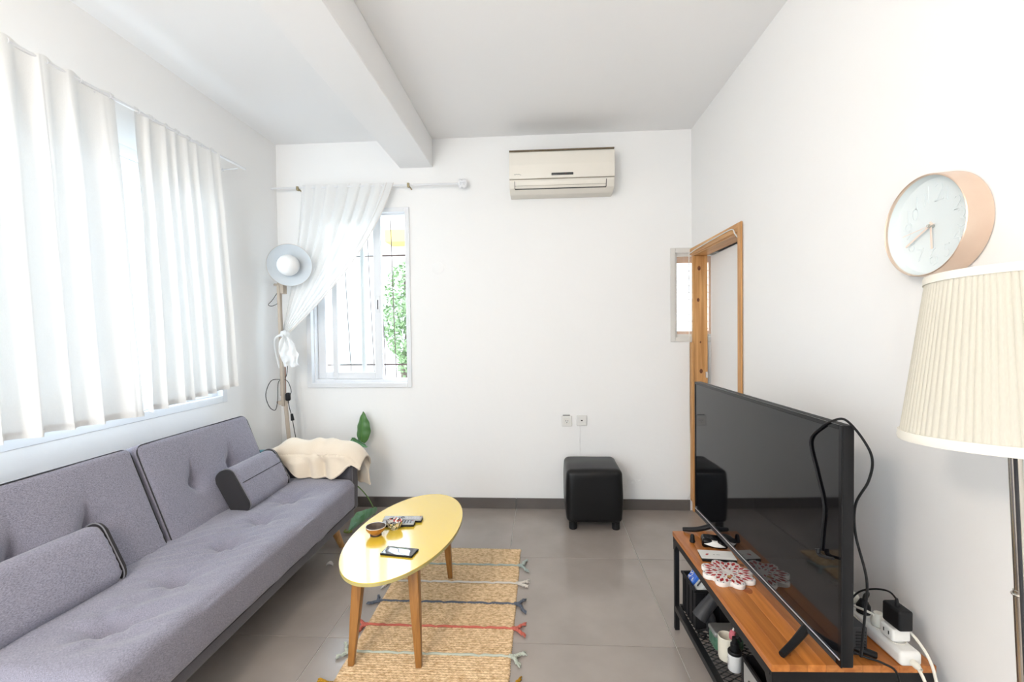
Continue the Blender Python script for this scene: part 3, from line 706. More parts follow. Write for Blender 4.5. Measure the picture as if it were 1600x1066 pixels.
bolster('bolster_cushion', 'small grey bolster cushion lying against the sofa back under the long curtain', 1.462, .51, -1.640, .446, math.radians(27), math.radians(-2), .255, .10, -.2)

th_ = thing('fleece_throw', 'cream fleece throw draped over the sofa armrest', 'throw', (-1.5, 3.046, .59))
def throw(u, v):
    X = -1.815 + .622 * u
    keys = [(0, .0), (.12, .03), (.28, .10), (.38, .132), (.5, .140), (.62, .138), (.74, .138), (.81, .11), (.87, .05), (.92, .02), (1, .0)]
    for (a, la), (c, lc) in zip(keys, keys[1:]):
        if a <= u <= c: Lin = la + (lc - la) * (u - a) / (c - a); break
    Lout = .10 + .12 * max(0, min(1, (u - .55) / .3)) - .07 * max(0, (u - .88) / .12)
    top = .135; p = -(top + Lin) + (2 * top + Lin + Lout) * v
    fall = 0
    edge = min(1, u / .22)
    if X > -1.33: fall = ((X + 1.33) / .137) ** 2 * .10
    crown = .078 * (.25 + .75 * math.sin(PI / 2 * edge) ) * (1 - .25 * max(0, (u - .75) / .25))
    wv = .013 * math.sin(X * 44 + p * 10 + 1.3 * math.sin(X * 17)) + .008 * math.sin(X * 21 - p * 12 + 1) + .016 * noise.noise(Vector((X * 9, p * 6, .4)))
    if abs(p) <= top:
        a = p / top * PI / 2
        return Vector((X, 3.046 + .088 * math.sin(a), .590 + crown * math.cos(a) + .4 * wv + .010 * noise.noise(Vector((X * 5, p * 9, 2))) - fall + .003))
    hang = abs(p) - top; s = math.copysign(1, p)
    return Vector((X + .02 * hang * math.sin(X * 30), 3.046 + s * (.088 + .10 * hang * (s < 0) + 1.3 * wv * min(1, hang * 22) + (.008 + .02 * hang)), .590 - hang - fall + .003))
b = NB(); add_grid(b, 110, 84, throw); o = obj('throw_cloth', b, THROW, th_, smooth=80)
md = o.modifiers.new('thick', 'SOLIDIFY'); md.thickness = .010; md.offset = 1
b = NB(); hemin = [throw(k / 40, 0) + Vector((0, -.004, .004)) for k in range(3, 37)]; add_tube(b, hemin, .0085, 8, smooth=False); obj('rolled_hem', b, THROW, th_)
b = NB(); add_rbox(b, .12, .06, .012, .004, .03, M=T(-1.905, 3.06, .5925) @ RZ(.2)); obj('slim_booklet', b, TEAL, label='slim teal booklet lying on the far end of the armrest', cat='booklet')

# ------------------------------------------------------------------ corner lamp
la = thing('jointed_floor_lamp', 'taupe jointed floor lamp with round white head in the corner behind the sofa', 'floor lamp', (-1.90, 3.38, 0))
b = NB(); add_lathe(b, [(0, 0), (.13, 0), (.13, .018), (.02, .03), (0, .03)], 40, T(-1.89, 3.40, .0)); obj('base', b, LWOOD, la)
def bar(p, q, w, d, m_, name='arm_bar'):
    p = Vector(p); q = Vector(q); L = (q - p).length; b = NB(); add_box(b, -w / 2, w / 2, -d / 2, d / 2, 0, L, .003); b.transform(orient(p, q - p) ); return obj(name, b, m_, la)
bar((-1.872, 3.39, .02), (-1.922, 3.36, .90), .040, .028, LWOOD, 'lower_arm')
bar((-1.958, 3.385, .93), (-1.958, 3.385, 1.78), .020, .02, LWOOD); bar((-1.925, 3.345, .86), (-1.942, 3.345, 1.76), .030, .022, LWOOD)
bar((-1.952, 3.41, .93), (-1.948, 3.41, 1.32), .018, .014, LWOODR, 'counter_spring')
b = NB(); add_cyl(b, (-1.985, 3.365, .885), (-1.895, 3.355, .885), .010, n=14); add_cyl(b, (-1.945, 3.33, .885), (-1.945, 3.41, .885), .016, n=16); obj('joint', b, LWOOD, la)
b = NB(); add_cyl(b, (-1.99, 3.365, 1.77), (-1.905, 3.355, 1.765), .009, n=14); add_box(b, -1.935, -1.905, 3.335, 3.39, 1.70, 1.775, .005); obj('joint', b, LWOOD, la)
b = NB(); add_tube(b, [(-1.948, 3.36, 1.76), (-1.945, 3.36, 1.83), (-1.930, 3.365, 1.88)], .014, 10); obj('neck', b, LWOOD, la)
hc = Vector((-1.845, 3.325, 1.908)); hd = Vector((.42, -.88, -.16)).normalized()
b = NB(); add_lathe(b, [(.004, -.125), (.035, -.122), (.040, -.10), (.055, -.085), (.070, -.06), (.112, -.03), (.148, .0), (.155, .008), (.154, .010)], 56, orient(hc, hd)); hs_ = obj('head', b, LHEAD, la)
b = NB(); add_lathe(b, [(.153, .0095), (.146, .0005), (.110, -.0285), (.067, -.058), (.03, -.075), (0, -.075)], 56, orient(hc, hd)); obj('reflector', b, LIN, hs_)
b = NB(); t = NB(); bmesh.ops.create_uvsphere(t, u_segments=28, v_segments=16, radius=.078); merge(b, t, orient(hc + hd * .012 + Vector((-.01, 0, .0)), hd)); obj('bulb', b, BULB, hs_)
b = NB(); add_tube(b, [(-1.955, 3.39, 1.75), (-2.0, 3.36, 1.66), (-2.03, 3.35, 1.62), (-2.0, 3.35, 1.61), (-1.96, 3.36, 1.63)], .0025, 6); obj('wire_loop', b, DKGREY, la)
b = NB(); add_tube(b, [(-1.93, 3.36, 1.45), (-1.905, 3.37, 1.25), (-1.905, 3.36, 1.10), (-1.94, 3.36, 1.06), (-2.02, 3.35, 1.05), (-2.06, 3.34, .95), (-2.03, 3.33, .86), (-1.99, 3.34, .83), (-1.975, 3.35, .90), (-1.97, 3.36, 1.04), (-1.9, 3.35, 1.05), (-1.868, 3.35, .97), (-1.885, 3.34, .93)], .0028, 6); add_tube(b, [(-1.89, 3.34, .92), (-1.88, 3.34, .85), (-1.868, 3.35, .78), (-1.86, 3.37, .66), (-1.845, 3.39, .5), (-1.84, 3.42, .2), (-1.80, 3.5, .05)], .0028, 6); co_ = obj('cord', b, DKGREY, la)
b = NB(); add_rbox(b, .036, .03, .062, .013, .01, M=T(-1.888, 3.34, .93)); obj('foot_switch', b, BLKM, co_)
b = NB(); add_cyl(b, (-1.869, 3.352, .80), (-1.865, 3.355, .75), .009, .013, 12); obj('plug', b, BLKM, co_)

# ------------------------------------------------------------------ plant behind the armrest
pl = thing('potted_philodendron', 'green broad-leaved plant growing behind the sofa armrest', 'plant', (-1.56, 3.40, 0))
b = NB(); add_lathe(b, [(0, 0), (.075, 0), (.10, .17), (.108, .17), (.108, .20), (.096, .20), (.092, .17), (0, .165)], 36, T(-1.56, 3.42, 0)); pt = obj('pot', b, POT, pl)
b = NB(); add_lathe(b, [(0, .178), (.094, .174)], 30, T(-1.56, 3.42, 0)); obj('soil', b, SOIL, pt)
def leaf(base, tip, side, L, Wd, curl, m_, parent, droop=0, lobed=True):
    base = Vector(base); d = (Vector(tip) - base); L = d.length; d.normalize(); s = Vector(side); s = (s - d * s.dot(d)).normalized(); n_ = d.cross(s)
    def fn(u, v):
        a = (v - .5) * 2; w = Wd * (math.sin(PI * min(1, u * .94 + .06) ** .78) ** .85) * (1 - .15 * u)
        if u > .97: w *= (1 - u) / .03
        return base + d * (u * L - (.05 * L * abs(a) * (1 - u) ** 3 if lobed else 0)) + s * (a * w) + n_ * (curl * (a * a) * w * 2 + droop * u * u + .004 * math.sin(u * 22) * abs(a))
    b = NB(); add_grid(b, 26, 12, fn); o = obj('leaf', b, m_, parent, smooth=80)
    mb = NB(); add_tube(mb, [fn(k / 14, .5) + n_ * -.0006 for k in range(14)], .0022, 5, smooth=False, taper=lambda t: 1 - .8 * t); obj('midrib', mb, STEM, o)
    return o
leaf((-1.400, 3.50, .555), (-1.388, 3.52, .79), (1, -.15, 0), .2, .062, .25, LEAF, pl)
leaf((-1.455, 3.46, .59), (-1.318, 3.45, .535), (.1, -.35, .9), .2, .038, .3, LEAF2, pl, droop=.015)
b = NB(); add_tube(b, [(-1.53, 3.43, .17), (-1.47, 3.47, .28), (-1.41, 3.49, .40), (-1.397, 3.50, .50), (-1.400, 3.50, .57)], .0038, 7); obj('stem', b, STEM, pl)
b = NB(); add_tube(b, [(-1.55, 3.43, .17), (-1.50, 3.45, .38), (-1.47, 3.46, .52), (-1.455, 3.46, .59)], .0032, 7); obj('stem', b, STEM, pl)
b = NB(); add_tube(b, [(-1.55, 3.40, .17), (-1.48, 3.40, .27), (-1.40, 3.40, .245), (-1.32, 3.39, .17), (-1.262, 3.37, .085), (-1.246, 3.34, .05)], .0040, 7); obj('stem', b, STEM, pl)
leaf((-1.246, 3.35, .055), (-1.345, 3.10, .028), (.85, -.3, .35), .3, .068, .5, LEAF2, pl, droop=-.01)
b = NB(); add_tube(b, [(-1.33, 3.128, .02), (-1.35, 3.11, .018), (-1.372, 3.105, .022), (-1.37, 3.125, .03)], .012, 8, taper=lambda t: 1 - .6 * t); obj('curled_leaf_tip', b, mat('yellowing_leaf', (.22, .26, .05), .5), pl)

# ------------------------------------------------------------------ pouf
po = thing('cube_pouf', 'black leatherette cube pouf on short feet against the back wall', 'pouf', (.365, 3.41, 0))
def pf(co, nn):
    k = co.z / .19; bow = .008 * max(0, 1 - k * k)
    return co + Vector((math.copysign(bow, co.x) * (abs(nn.x) > .5), math.copysign(bow, co.y) * (abs(nn.y) > .5), (.010 * max(0, 1 - (co.x / .2) ** 2) * max(0, 1 - (co.y / .2) ** 2) if nn.z > .5 else 0))) + nn * .003 * wr(co * 7)
b = NB(); add_rbox(b, .385, .385, .375, .035, .025, pf, T(.365, 3.415, .2375)); obj('body', b, LEATH, po, smooth=80)
for x in (.215, .515):
    for y in (3.265, 3.565):
        b = NB(); add_lathe(b, [(0, 0), (.024, 0), (.028, .008), (.028, .056), (0, .056)], 20, T(x, y, 0)); obj('foot', b, BLKM, po)

# ------------------------------------------------------------------ rug
RX0, RX1, RY0, RY1 = -.842, -.140, 1.25, 2.925
rug = thing('jute_rug', 'flat woven jute rug with coloured yarn stripes under the yellow table', 'rug', ((RX0 + RX1) / 2, 2.1, 0))
b = NB(); nr = 118; rows = (RY1 - RY0) / nr
def rugf(u, v):
    y = RY0 + (RY1 - RY0) * v; x = RX0 + (RX1 - RX0) * u
    row = (y - RY0) / rows; k = int(row + 1e-6); ph = row - k
    ed = .006 * noise.noise(Vector((y * 9, 0, 2))) + .003 * math.sin(row * 2 * PI)
    x += ed * (1 if u > .5 else -1) * abs(2 * u - 1) ** 8
    z = .0055 + .0042 * abs(math.sin(PI * ph)) + .0014 * math.sin(x * 390 + (k % 2) * PI) * math.sin(PI * ph) + .001 * noise.noise(Vector((x * 12, y * 12, 0)))
    if u in (0, 1) or v in (0, 1): z = .001
    return Vector((x, y, z))
add_grid(b, 170, nr * 4, rugf); obj('woven_body', b, JUTE, rug, smooth=80)
YARN = [('sage', (.40, .46, .43), 2.712), ('cream', (.68, .63, .57), 2.518), ('slate_blue', (.12, .135, .17), 2.325), ('coral', (.56, .15, .11), 2.130), ('pale_green', (.50, .53, .45), 1.944), ('mustard', (.42, .22, .02), 1.757), ('cream', (.68, .63, .57), 1.57), ('slate_blue', (.085, .105, .15), 1.38)]
def twist(bm, pts, r, turns):
    P = smooth_path(pts, 8); N = len(P)
    for s in (0, PI):
        Q = []
        for i, p in enumerate(P):
            d = (P[min(i + 1, N - 1)] - P[max(i - 1, 0)]).normalized(); x, y = frame_from(d); a = s + turns * 2 * PI * i / N
            Q.append(p + (x * math.cos(a) + y * math.sin(a)) * r * .55)
        add_tube(bm, Q, r * .75, 6, smooth=False)
for n_, c, y in YARN:
    m_ = plain(n_ + '_yarn', c)
    b = NB(); pts = [(RX0 + .002 + (RX1 - RX0 - .004) * k / 36, y + .002 * math.sin(k * 1.7), .0125 - (.004 if k % 6 == 5 else 0)) for k in range(37)]
    add_tube(b, pts, .0052, 7, sub=2); st = obj('yarn_stripe', b, m_, rug)
    for side, X in ((1, RX1), (-1, RX0)):
        b = NB(); rnd = random.Random(int(y * 1000) + side)
        nstr = 2 if n_ != 'sage' else 3
        for k in range(nstr):
            a = (rnd.uniform(-1.2, -.3) if k == 0 else rnd.uniform(.2, 1.0)); L = rnd.uniform(.04, .065)
            p0 = Vector((X - side * .006, y, .012)); p1 = p0 + Vector((side * L * .5, math.sin(a) * L * .3, -.003)); p2 = p0 + Vector((side * math.cos(a) * L, math.sin(a) * L, -.004))
            twist(b, [p0, p1, p2], .0066, 3)
            for q in range(14):
                e = p2 + (p2 - p0).normalized() * rnd.uniform(.008, .03) + Vector((0, rnd.uniform(-.012, .012), rnd.uniform(-.003, .004)))
                add_tube(b, [p2, (p2 + e) / 2 + Vector((0, 0, .004)), e], .0026, 5, sub=3)
        obj('tassel', b, m_, rug)

# ------------------------------------------------------------------ table
TZ = .432; tc_ = (-.661, 2.222)
ta = thing('oval_coffee_table', 'yellow oval coffee table on four tapered wooden legs', 'table', (tc_[0], tc_[1], 0))
ell = []
for k in range(120):
    a = 2 * PI * k / 120; x, y = .2465 * math.cos(a), .4925 * math.sin(a); r_ = math.radians(-4.3)
    ell.append((tc_[0] + x * math.cos(r_) - y * math.sin(r_), tc_[1] + x * math.sin(r_) + y * math.cos(r_)))
b = NB(); add_prism(b, ell, TZ - .003, TZ, bev=.001); top = obj('tabletop', b, YEL, ta)
b = NB(); add_prism(b, [(tc_[0] + (x - tc_[0]) * .999, tc_[1] + (y - tc_[1]) * .999) for x, y in ell], TZ - .016, TZ - .003, bev=.002); obj('ply_edge', b, YELE, top)
for (fx, fy, txx, tyy) in ((-.806, 1.866, -.775, 1.90), (-.519, 1.868, -.548, 1.915), (-.523, 2.562, -.545, 2.53), (-.797, 2.56, -.775, 2.53)):
    b = NB(); t = NB()
    rings = []
    for q, (s, hw) in enumerate(((0, .0125), (.5, .018), (1, .0235))):
        cx_, cy_, z = fx + (txx - fx) * s, fy + (tyy - fy) * s, .0115 + (TZ - .016 - .0115) * s
        rings.append([t.verts.new((cx_ + sx_ * hw, cy_ + sy_ * hw, z)) for sx_, sy_ in ((-1, -1), (1, -1), (1, 1), (-1, 1))])
    for a, c in zip(rings, rings[1:]):
        for k in range(4): t.faces.new((a[k], a[(k + 1) % 4], c[(k + 1) % 4], c[k]))
    t.faces.new(rings[0][::-1]); t.faces.new(rings[-1])
    bmesh.ops.bevel(t, geom=[e for e in t.edges if abs(e.verts[0].co.z - e.verts[1].co.z) > .05], offset=.005, segments=3, profile=.5, affect='EDGES')
    merge(b, t); obj('leg', b, OAKL, ta)
# things on the table
BOWLW = wood('carved_bowl_wood', (.30, .11, .02), (.55, .25, .05), 14, 'X', .3)
bw = thing('wooden_bowl', 'small shallow wooden bowl with a dark inside and pale rim', 'bowl', (-.796, 2.150, TZ))
b = NB(); add_lathe(b, [(0, 0), (.024, 0), (.026, .004), (.023, .011), (.036, .019), (.045, .032), (.0475, .043), (.046, .0435)], 40, T(-.796, 2.150, TZ)); obj('body', b, BOWLW, bw)
b = NB(); add_lathe(b, [(.0458, .0432), (.041, .034), (.028, .022), (.012, .018), (0, .0175)], 40, T(-.796, 2.150, TZ)); obj('inside', b, mat('dark_bowl_inside', (.05, .032, .022), .5, var=(60, (.10, .065, .045), .3, .7)), bw)
b = NB(); add_lathe(b, [(.0475, .0425), (.0478, .044), (.0463, .0448), (.0452, .0436)], 40, T(-.796, 2.150, TZ)); obj('rim', b, WHITE, bw)
b = NB(); add_lathe(b, [(.0235, .0002), (.0266, .0005), (.0264, .0075), (.0232, .009)], 36, T(-.796, 2.150, TZ)); obj('foot_ring', b, mat('dark_brown', (.05, .025, .015), .5), bw)
bp_ = thing('patterned_bowl', 'small painted bowl with black, yellow and white pattern', 'bowl', (-.728, 2.222, TZ))
PAT = pattern('painted_motif', [(.02, .02, .02), (.62, .48, .18), (.75, .72, .65), (.20, .22, .10), (.70, .66, .55)], 130)
PATI = pattern('painted_motif_inside', [(.02, .02, .02), (.78, .76, .70), (.10, .11, .14), (.72, .70, .66), (.5, .08, .06), (.75, .73, .68)], 90)
b = NB(); add_lathe(b, [(0, 0), (.018, 0), (.019, .003), (.030, .013), (.0385, .029), (.0405, .040), (.0392, .0405)], 36, T(0, 0, 0)); o = obj('body', b, PAT, bp_, local=True)
b = NB(); add_lathe(b, [(.0392, .0403), (.036, .030), (.024, .014), (0, .009)], 36); obj('inside', b, PATI, bp_, local=True)
b = NB(); add_lathe(b, [(.0403, .0398), (.0407, .0408), (.0395, .0414), (.0389, .0404)], 36); obj('rim', b, DKGREY, bp_, local=True)
REM = mat('silver_remote', (.42, .43, .45), .4); KEY = mat('remote_keys', (.62, .63, .64), .5); KEYD = mat('remote_dark_keys', (.08, .09, .11), .5)
def remote(name, label, c, ang, L, Wd, rows_, dark):
    r = thing(name, label, 'remote', (c[0], c[1], TZ), ang, 'remotes on the yellow table')
    b = NB(); add_rbox(b, L, Wd, .011, .004, .03, M=T(0, 0, .0055)); obj('underside', b, BLKM, r, local=True)
    b = NB(); add_rbox(b, L - .004, Wd - .003, .009, .003, .03, M=T(0, 0, .0135)); f = obj('faceplate', b, REM, r, local=True)
    kb = NB(); add_box(kb, -.0042, .0042, -.0034, .0034, 0, .0018, .001, 1); first = None
    for i in range(rows_):
        for j_ in range(3):
            x = -L / 2 + .03 + i * (L - .05) / (rows_ - 1) ; y = (j_ - 1) * Wd * .27
            if abs(x) < .016: continue
            if first is None: first = obj('button', kb, KEYD if dark else KEY, f, local=True); first.location = (x, y, .0178)
            else: inst('button', first, f, (x, y, .0178))
    b = NB(); add_lathe(b, [(.010, 0), (.0105, .0015), (.006, .0018), (.006, 0)], 24, T(0, 0, .0178)); obj('ring_key', b, KEYD, f, local=True)
    b = NB(); add_cyl(b, (L / 2 - .012, Wd * .3, .0176), (L / 2 - .012, Wd * .3, .0192), .003, n=10); obj('power_key', b, mat('power_red', (.4, .05, .04), .5), f, local=True)
remote('remote_control', 'longer silver remote control at the back of the two by the bowls', (-.715, 2.318), .035, .20, .048, 12, False)
remote('remote_control', 'shorter bluish remote control partly behind the patterned bowl', (-.722, 2.262), .08, .165, .044, 9, True)
ph = thing('smartphone', 'dark smartphone lying face up on the yellow table', 'phone', (-.628, 1.978, TZ), math.radians(-9))
b = NB(); add_rbox(b, .150, .074, .009, .0035, .02, M=T(0, 0, .0045)); obj('body', b, BLKM, ph, local=True)
b = NB(); add_rbox(b, .144, .069, .003, .0012, .02, M=T(0, 0, .0080)); obj('screen', b, mat('phone_glass', (.04, .04, .05), .03, ior=2.4), ph, local=True)

# ------------------------------------------------------------------ small scraps on the floor
b = NB(); add_grid(b, 8, 6, lambda u, v: Vector((-1.279 + (u - .5) * .04, 2.68 + (v - .5) * .03 * math.sin(PI * (u * .8 + .1)), .003 + .02 * u * (1 - u) * 2 + .012 * (v - .5) ** 2 * 4))); obj('dried_petal', b, PETAL, label='curled whitish petal on the floor beside the sofa', cat='petal')

# ------------------------------------------------------------------ TV bench
BR = math.radians(2.0); BZ = .455; BW, BLn = .452, .87
fl_c = Vector((.607, 2.19)); bcx = fl_c.x + BW / 2 * math.cos(BR) + BLn / 2 * math.sin(BR); bcy = fl_c.y + BW / 2 * math.sin(BR) - BLn / 2 * math.cos(BR)
be = thing('tv_bench', 'low black metal bench with stained pine top and wire mesh shelf', 'tv bench', (bcx, bcy, 0), BR)
hx, hy = BW / 2, BLn / 2
ns = 9; sw = BW / ns
for k in range(ns):
    b = NB(); add_box(b, -hx + k * sw + .0002, -hx + (k + 1) * sw - .0002, -hy, hy, BZ - .020, BZ, .0006, 1); obj('stave', b, STAVE, be, local=True, smooth=0)
for x, y, r, m_ in ((-.115, -.06, .017, KNOTR), (.02, -.17, .007, KNOT), (-.155, -.385, .010, KNOTR), (-.05, .12, .008, KNOT)):
    b = NB(); add_lathe(b, [(0, .0003), (r * .8, .0002), (r, 0)], 20, T(x, y, BZ) @ Matrix.Diagonal((1, 1.3, 1, 1)), wave=lambda a, j: .001 * math.sin(3 * a)); obj('knot', b, m_, be, local=True)
b = NB()
add_box(b, -hx + .002, -hx + .006, -hy + .002, hy - .002, BZ - .050, BZ - .020); add_box(b, hx - .006, hx - .002, -hy + .002, hy - .002, BZ - .050, BZ - .020)
add_box(b, -hx + .006, hx - .006, -hy + .002, -hy + .006, BZ - .050, BZ - .020); add_box(b, -hx + .006, hx - .006, hy - .006, hy - .002, BZ - .050, BZ - .020); obj('rail_frame', b, BLK, be, local=True, smooth=0)
for sx_ in (-1, 1):
    for sy_ in (-1, 1):
        b = NB(); x = sx_ * (hx - .004); y = sy_ * (hy - .004)
        add_box(b, x, x - sx_ * .020, y, y - sy_ * .020, .0, BZ - .02, .001, 1); o = obj('leg', b, BLK, be, local=True, smooth=0)
        b = NB(); add_prism(b, [(0, 0), (.055, 0), (.02, -.06), (0, -.06)] if 1 else [], -.0015, .0015, T(x - sx_ * .0, y, BZ - .022) @ (RZ(PI / 2 if sy_ < 0 else -PI / 2)) @ RX(PI / 2)); obj('gusset', b, BLK, be, local=True, smooth=0)
        b = NB(); add_lathe(b, [(0, .004), (.004, .003), (.005, 0)], 12, orient((x, y - sy_ * .012, BZ - .035), (sx_, 0, 0))); obj('bolt', b, BLK, be, local=True)
SZ = .11
b = NB(); add_box(b, -hx + .004, -hx + .030, -hy + .02, hy - .02, SZ - .022, SZ + .004, .001, 1); add_box(b, hx - .030, hx - .004, -hy + .02, hy - .02, SZ - .022, SZ + .004, .001, 1)
add_box(b, -hx + .03, hx - .03, -hy + .006, -hy + .02, SZ - .022, SZ + .004, .001, 1); add_box(b, -hx + .03, hx - .03, hy - .02, hy - .006, SZ - .022, SZ + .004, .001, 1); sh = obj('shelf_frame', b, BLK, be, local=True, smooth=0)
b = NB(); pitch = .0145
for k in range(-40, 41):                       # diamond mesh
    for s in (-1, 1):
        c0 = k * pitch * 1.6
        # line y = c0 + s*1.0*(x)*1.2 clipped to the shelf
        pts = []
        for i in range(2):
            x = (-1 if i == 0 else 1) * (hx - .03); pts.append((x, c0 + s * x * .55))
        (xa, ya), (xb_, yb_) = pts
        lo, hi = -hy + .02, hy - .02
        def clip(x1, y1, x2, y2):
            if y1 < lo and y2 < lo or y1 > hi and y2 > hi: return None
            def at(yv): return x1 + (x2 - x1) * (yv - y1) / (y2 - y1)
            if y1 < lo: x1, y1 = at(lo), lo
            if y1 > hi: x1, y1 = at(hi), hi
            if y2 < lo: x2, y2 = at(lo), lo
            if y2 > hi: x2, y2 = at(hi), hi
            return x1, y1, x2, y2
        q = clip(xa, ya, xb_, yb_)
        if q: add_tube(b, [(q[0], q[1], SZ + .001 * s), (q[2], q[3], SZ + .001 * s)], .0024, 4, smooth=False)
obj('wire_mesh', b, BLK, sh, local=True, smooth=0, kind='stuff')
BM = T(bcx, bcy, 0) @ RZ(BR)
def bpt(x, y, z): return BM @ Vector((x, y, z))
def binv(x, y): v = BM.inverted() @ Vector((x, y, 0)); return v.x, v.y

# ------------------------------------------------------------------ television
A = Vector((.7545, 2.312, 0)); B = Vector((.785, 1.252, 0)); tvw = (A - B).length; tva = math.atan2(-(A - B).x, (A - B).y); mid = (A + B) / 2
tv = thing('television', 'large flat black television on angled feet reflecting the room', 'television', (mid.x, mid.y, BZ), tva)
z0, z1 = .045, .688; hw = tvw / 2                   # local: -x faces the room
b = NB(); add_box(b, .0, .030, -hw, hw, z0, z1, .004); add_box(b, .03, .06, -hw * .7, hw * .7, z0 + .04, z0 + .36, .012); cab = obj('cabinet', b, BLKM, tv, local=True)
b = NB(); add_box(b, -.004, .001, -hw, -hw + .012, z0, z1, .001, 1); add_box(b, -.004, .001, hw - .008, hw, z0, z1, .001, 1); add_box(b, -.004, .001, -hw + .012, hw - .008, z1 - .012, z1, .001, 1); add_box(b, -.004, .001, -hw + .012, hw - .008, z0, z0 + .022, .001, 1); obj('bezel', b, BEZ, tv, local=True)
b = NB(); add_box(b, -.0015, .0012, -hw + .012, hw - .008, z0 + .022, z1 - .012); obj('screen', b, SCREEN, tv, local=True, smooth=0)
b = NB(); add_box(b, -.006, -.002, -hw + .004, hw - .002, z0 + .018, z0 + .022, .001, 1); obj('trim_strip', b, SILV, tv, local=True)
b = NB(); add_box(b, -.0048, -.004, -hw + .02, hw - .01, z0 + .002, z0 + .014); obj('lower_band', b, DKGREY, tv, local=True, smooth=0)
b = NB(); add_box(b, -.0052, -.0042, hw - .022, hw - .012, z0 + .022, z0 + .034); obj('corner_sticker', b, SILV, tv, local=True, smooth=0)
for y, sgn in ((-hw + .165, -1), (hw - .187, 1)):
    b = NB()
    for s, dx in ((1, -.115), (1, .15)):
        add_tube(b, [(.012, y, z0 + .012), (.012 + dx * .5, y + sgn * .03, .026), (.012 + dx, y + sgn * .065, .0105)], .013, 10, taper=lambda t: 1 - .3 * t)
    obj('foot', b, BLKM, tv, local=True)
TM = T(mid.x, mid.y, BZ) @ RZ(tva)
def tpt(x, y, z): return TM @ Vector((x, y, z - BZ))
# cable hung over the corner of the set
def ty(y): return (y - mid.y) / math.cos(tva)
b = NB(); add_tube(b, [tpt(-.005, ty(1.335), .775), tpt(-.005, ty(1.328), .835), tpt(-.005, ty(1.322), .908), tpt(-.005, ty(1.353), .987), tpt(-.005, ty(1.384), 1.071), tpt(-.0065, ty(1.330), 1.124), tpt(-.0085, ty(1.275), 1.153), tpt(.012, ty(1.258), 1.156), tpt(.045, ty(1.245), 1.11), tpt(.062, ty(1.235), 1.06), tpt(.06, ty(1.245), 1.0), tpt(.045, ty(1.27), .93), tpt(.045, ty(1.27), .85), tpt(.06, ty(1.25), .74), tpt(.06, ty(1.255), .65), tpt(.058, ty(1.262), .56), tpt(.060, ty(1.27), .52)], .0032, 8, sub=8)
cab_ = obj('hanging_cable', b, BLKM, label='black cable looped over the corner of the television', cat='cable')
b = NB(); add_tube(b, [tpt(-.013, ty(1.335), .78), tpt(-.013, ty(1.328), .768), tpt(-.013, ty(1.305), .772), tpt(-.013, ty(1.268), .785)], .007, 8, taper=lambda t: 1 - .55 * t); obj('plug', b, BLKM, cab_)

# ------------------------------------------------------------------ on the bench top
tvt = thing('flower_trivet', 'white ceramic flower-shaped trivet with red pattern on the bench', 'trivet', (.703, 1.793, BZ + .0003), math.radians(8))
def petal_outline(R, amp, n_=8, N=112, rot=0): return [((R + amp * abs(math.cos(n_ / 2 * a)) ** .8) * math.cos(a + rot), (R + amp * abs(math.cos(n_ / 2 * a)) ** .8) * math.sin(a + rot)) for a in [2 * PI * k / N for k in range(N)]]
CER = mat('white_ceramic', (.80, .765, .73), .25); RED = mat('glaze_red', (.42, .022, .025), .3); NAVY = mat('glaze_navy', (.02, .05, .12), .3)
b = NB(); add_prism(b, petal_outline(.068, .029), 0, .017, bev=.003); obj('body', b, CER, tvt, local=True)
def motif(bm, a, r0, r1, w, z):
    c, s = math.cos(a), math.sin(a); rm = (r0 + r1) / 2
    add_prism(bm, [(r0 * c, r0 * s), (rm * c + w * s, rm * s - w * c), (r1 * c, r1 * s), (rm * c - w * s, rm * s + w * c)], z, z + .0006)
b = NB(); bn = NB()
for k in range(8):
    a = 2 * PI * k / 8
    motif(b, a, .056, .090, .0075, .0168); motif(b, a + .24, .052, .080, .0062, .0168); motif(b, a - .24, .052, .080, .0062, .0168); motif(b, a + PI / 8, .034, .056, .0075, .0168); motif(b, a, .018, .036, .0042, .0168)
    for r_, off in ((.044, 0), (.050, .30), (.064, .4), (.03, .39), (.088, .12), (.088, -.12)):
        add_cyl(bn, (r_ * math.cos(a + off), r_ * math.sin(a + off), .0168), (r_ * math.cos(a + off), r_ * math.sin(a + off), .0174), .0023, n=8)
obj('red_motif', b, RED, tvt, local=True, smooth=0); obj('blue_dots', bn, NAVY, tvt, local=True, smooth=0)
b = NB(); add_prism(b, [(.009 * math.cos(2 * PI * k / 6) - .012, .009 * math.sin(2 * PI * k / 6) - .034) for k in range(6)], .0168, .0178); obj('gold_spot', b, mat('ochre_glaze', (.45, .27, .08), .35), tvt, local=True, smooth=0)
env = thing('envelope', 'white printed card with a red mark lying beyond the trivet', 'card', (.715, 1.94, BZ), math.radians(-5))
b = NB(); add_box(b, -.066, .070, -.036, .036, .010, .013, .0008, 1); obj('card', b, WHITE, env, local=True, smooth=0)
b = NB(); add_box(b, -.064, .068, -.042, .030, .0003, .009, .001, 1); obj('card_case', b, BLKM, env, local=True)
b = NB(); add_prism(b, [(-.044, -.004), (-.036, .004), (-.028, .001), (-.034, -.006), (-.040, -.012)], .0129, .0133); obj('red_print', b, RED, env, local=True, smooth=0)
b = NB(); add_box(b, -.014, -.006, -.004, -.002, .0129, .0132); add_box(b, 0, .014, -.003, -.001, .0129, .0132); obj('print_line', b, DKGREY, env, local=True, smooth=0)
cp = thing('camera_pouch', 'black glossy pouch with a white strap beside the card', 'pouch', (.745, 2.045, BZ), math.radians(-12))
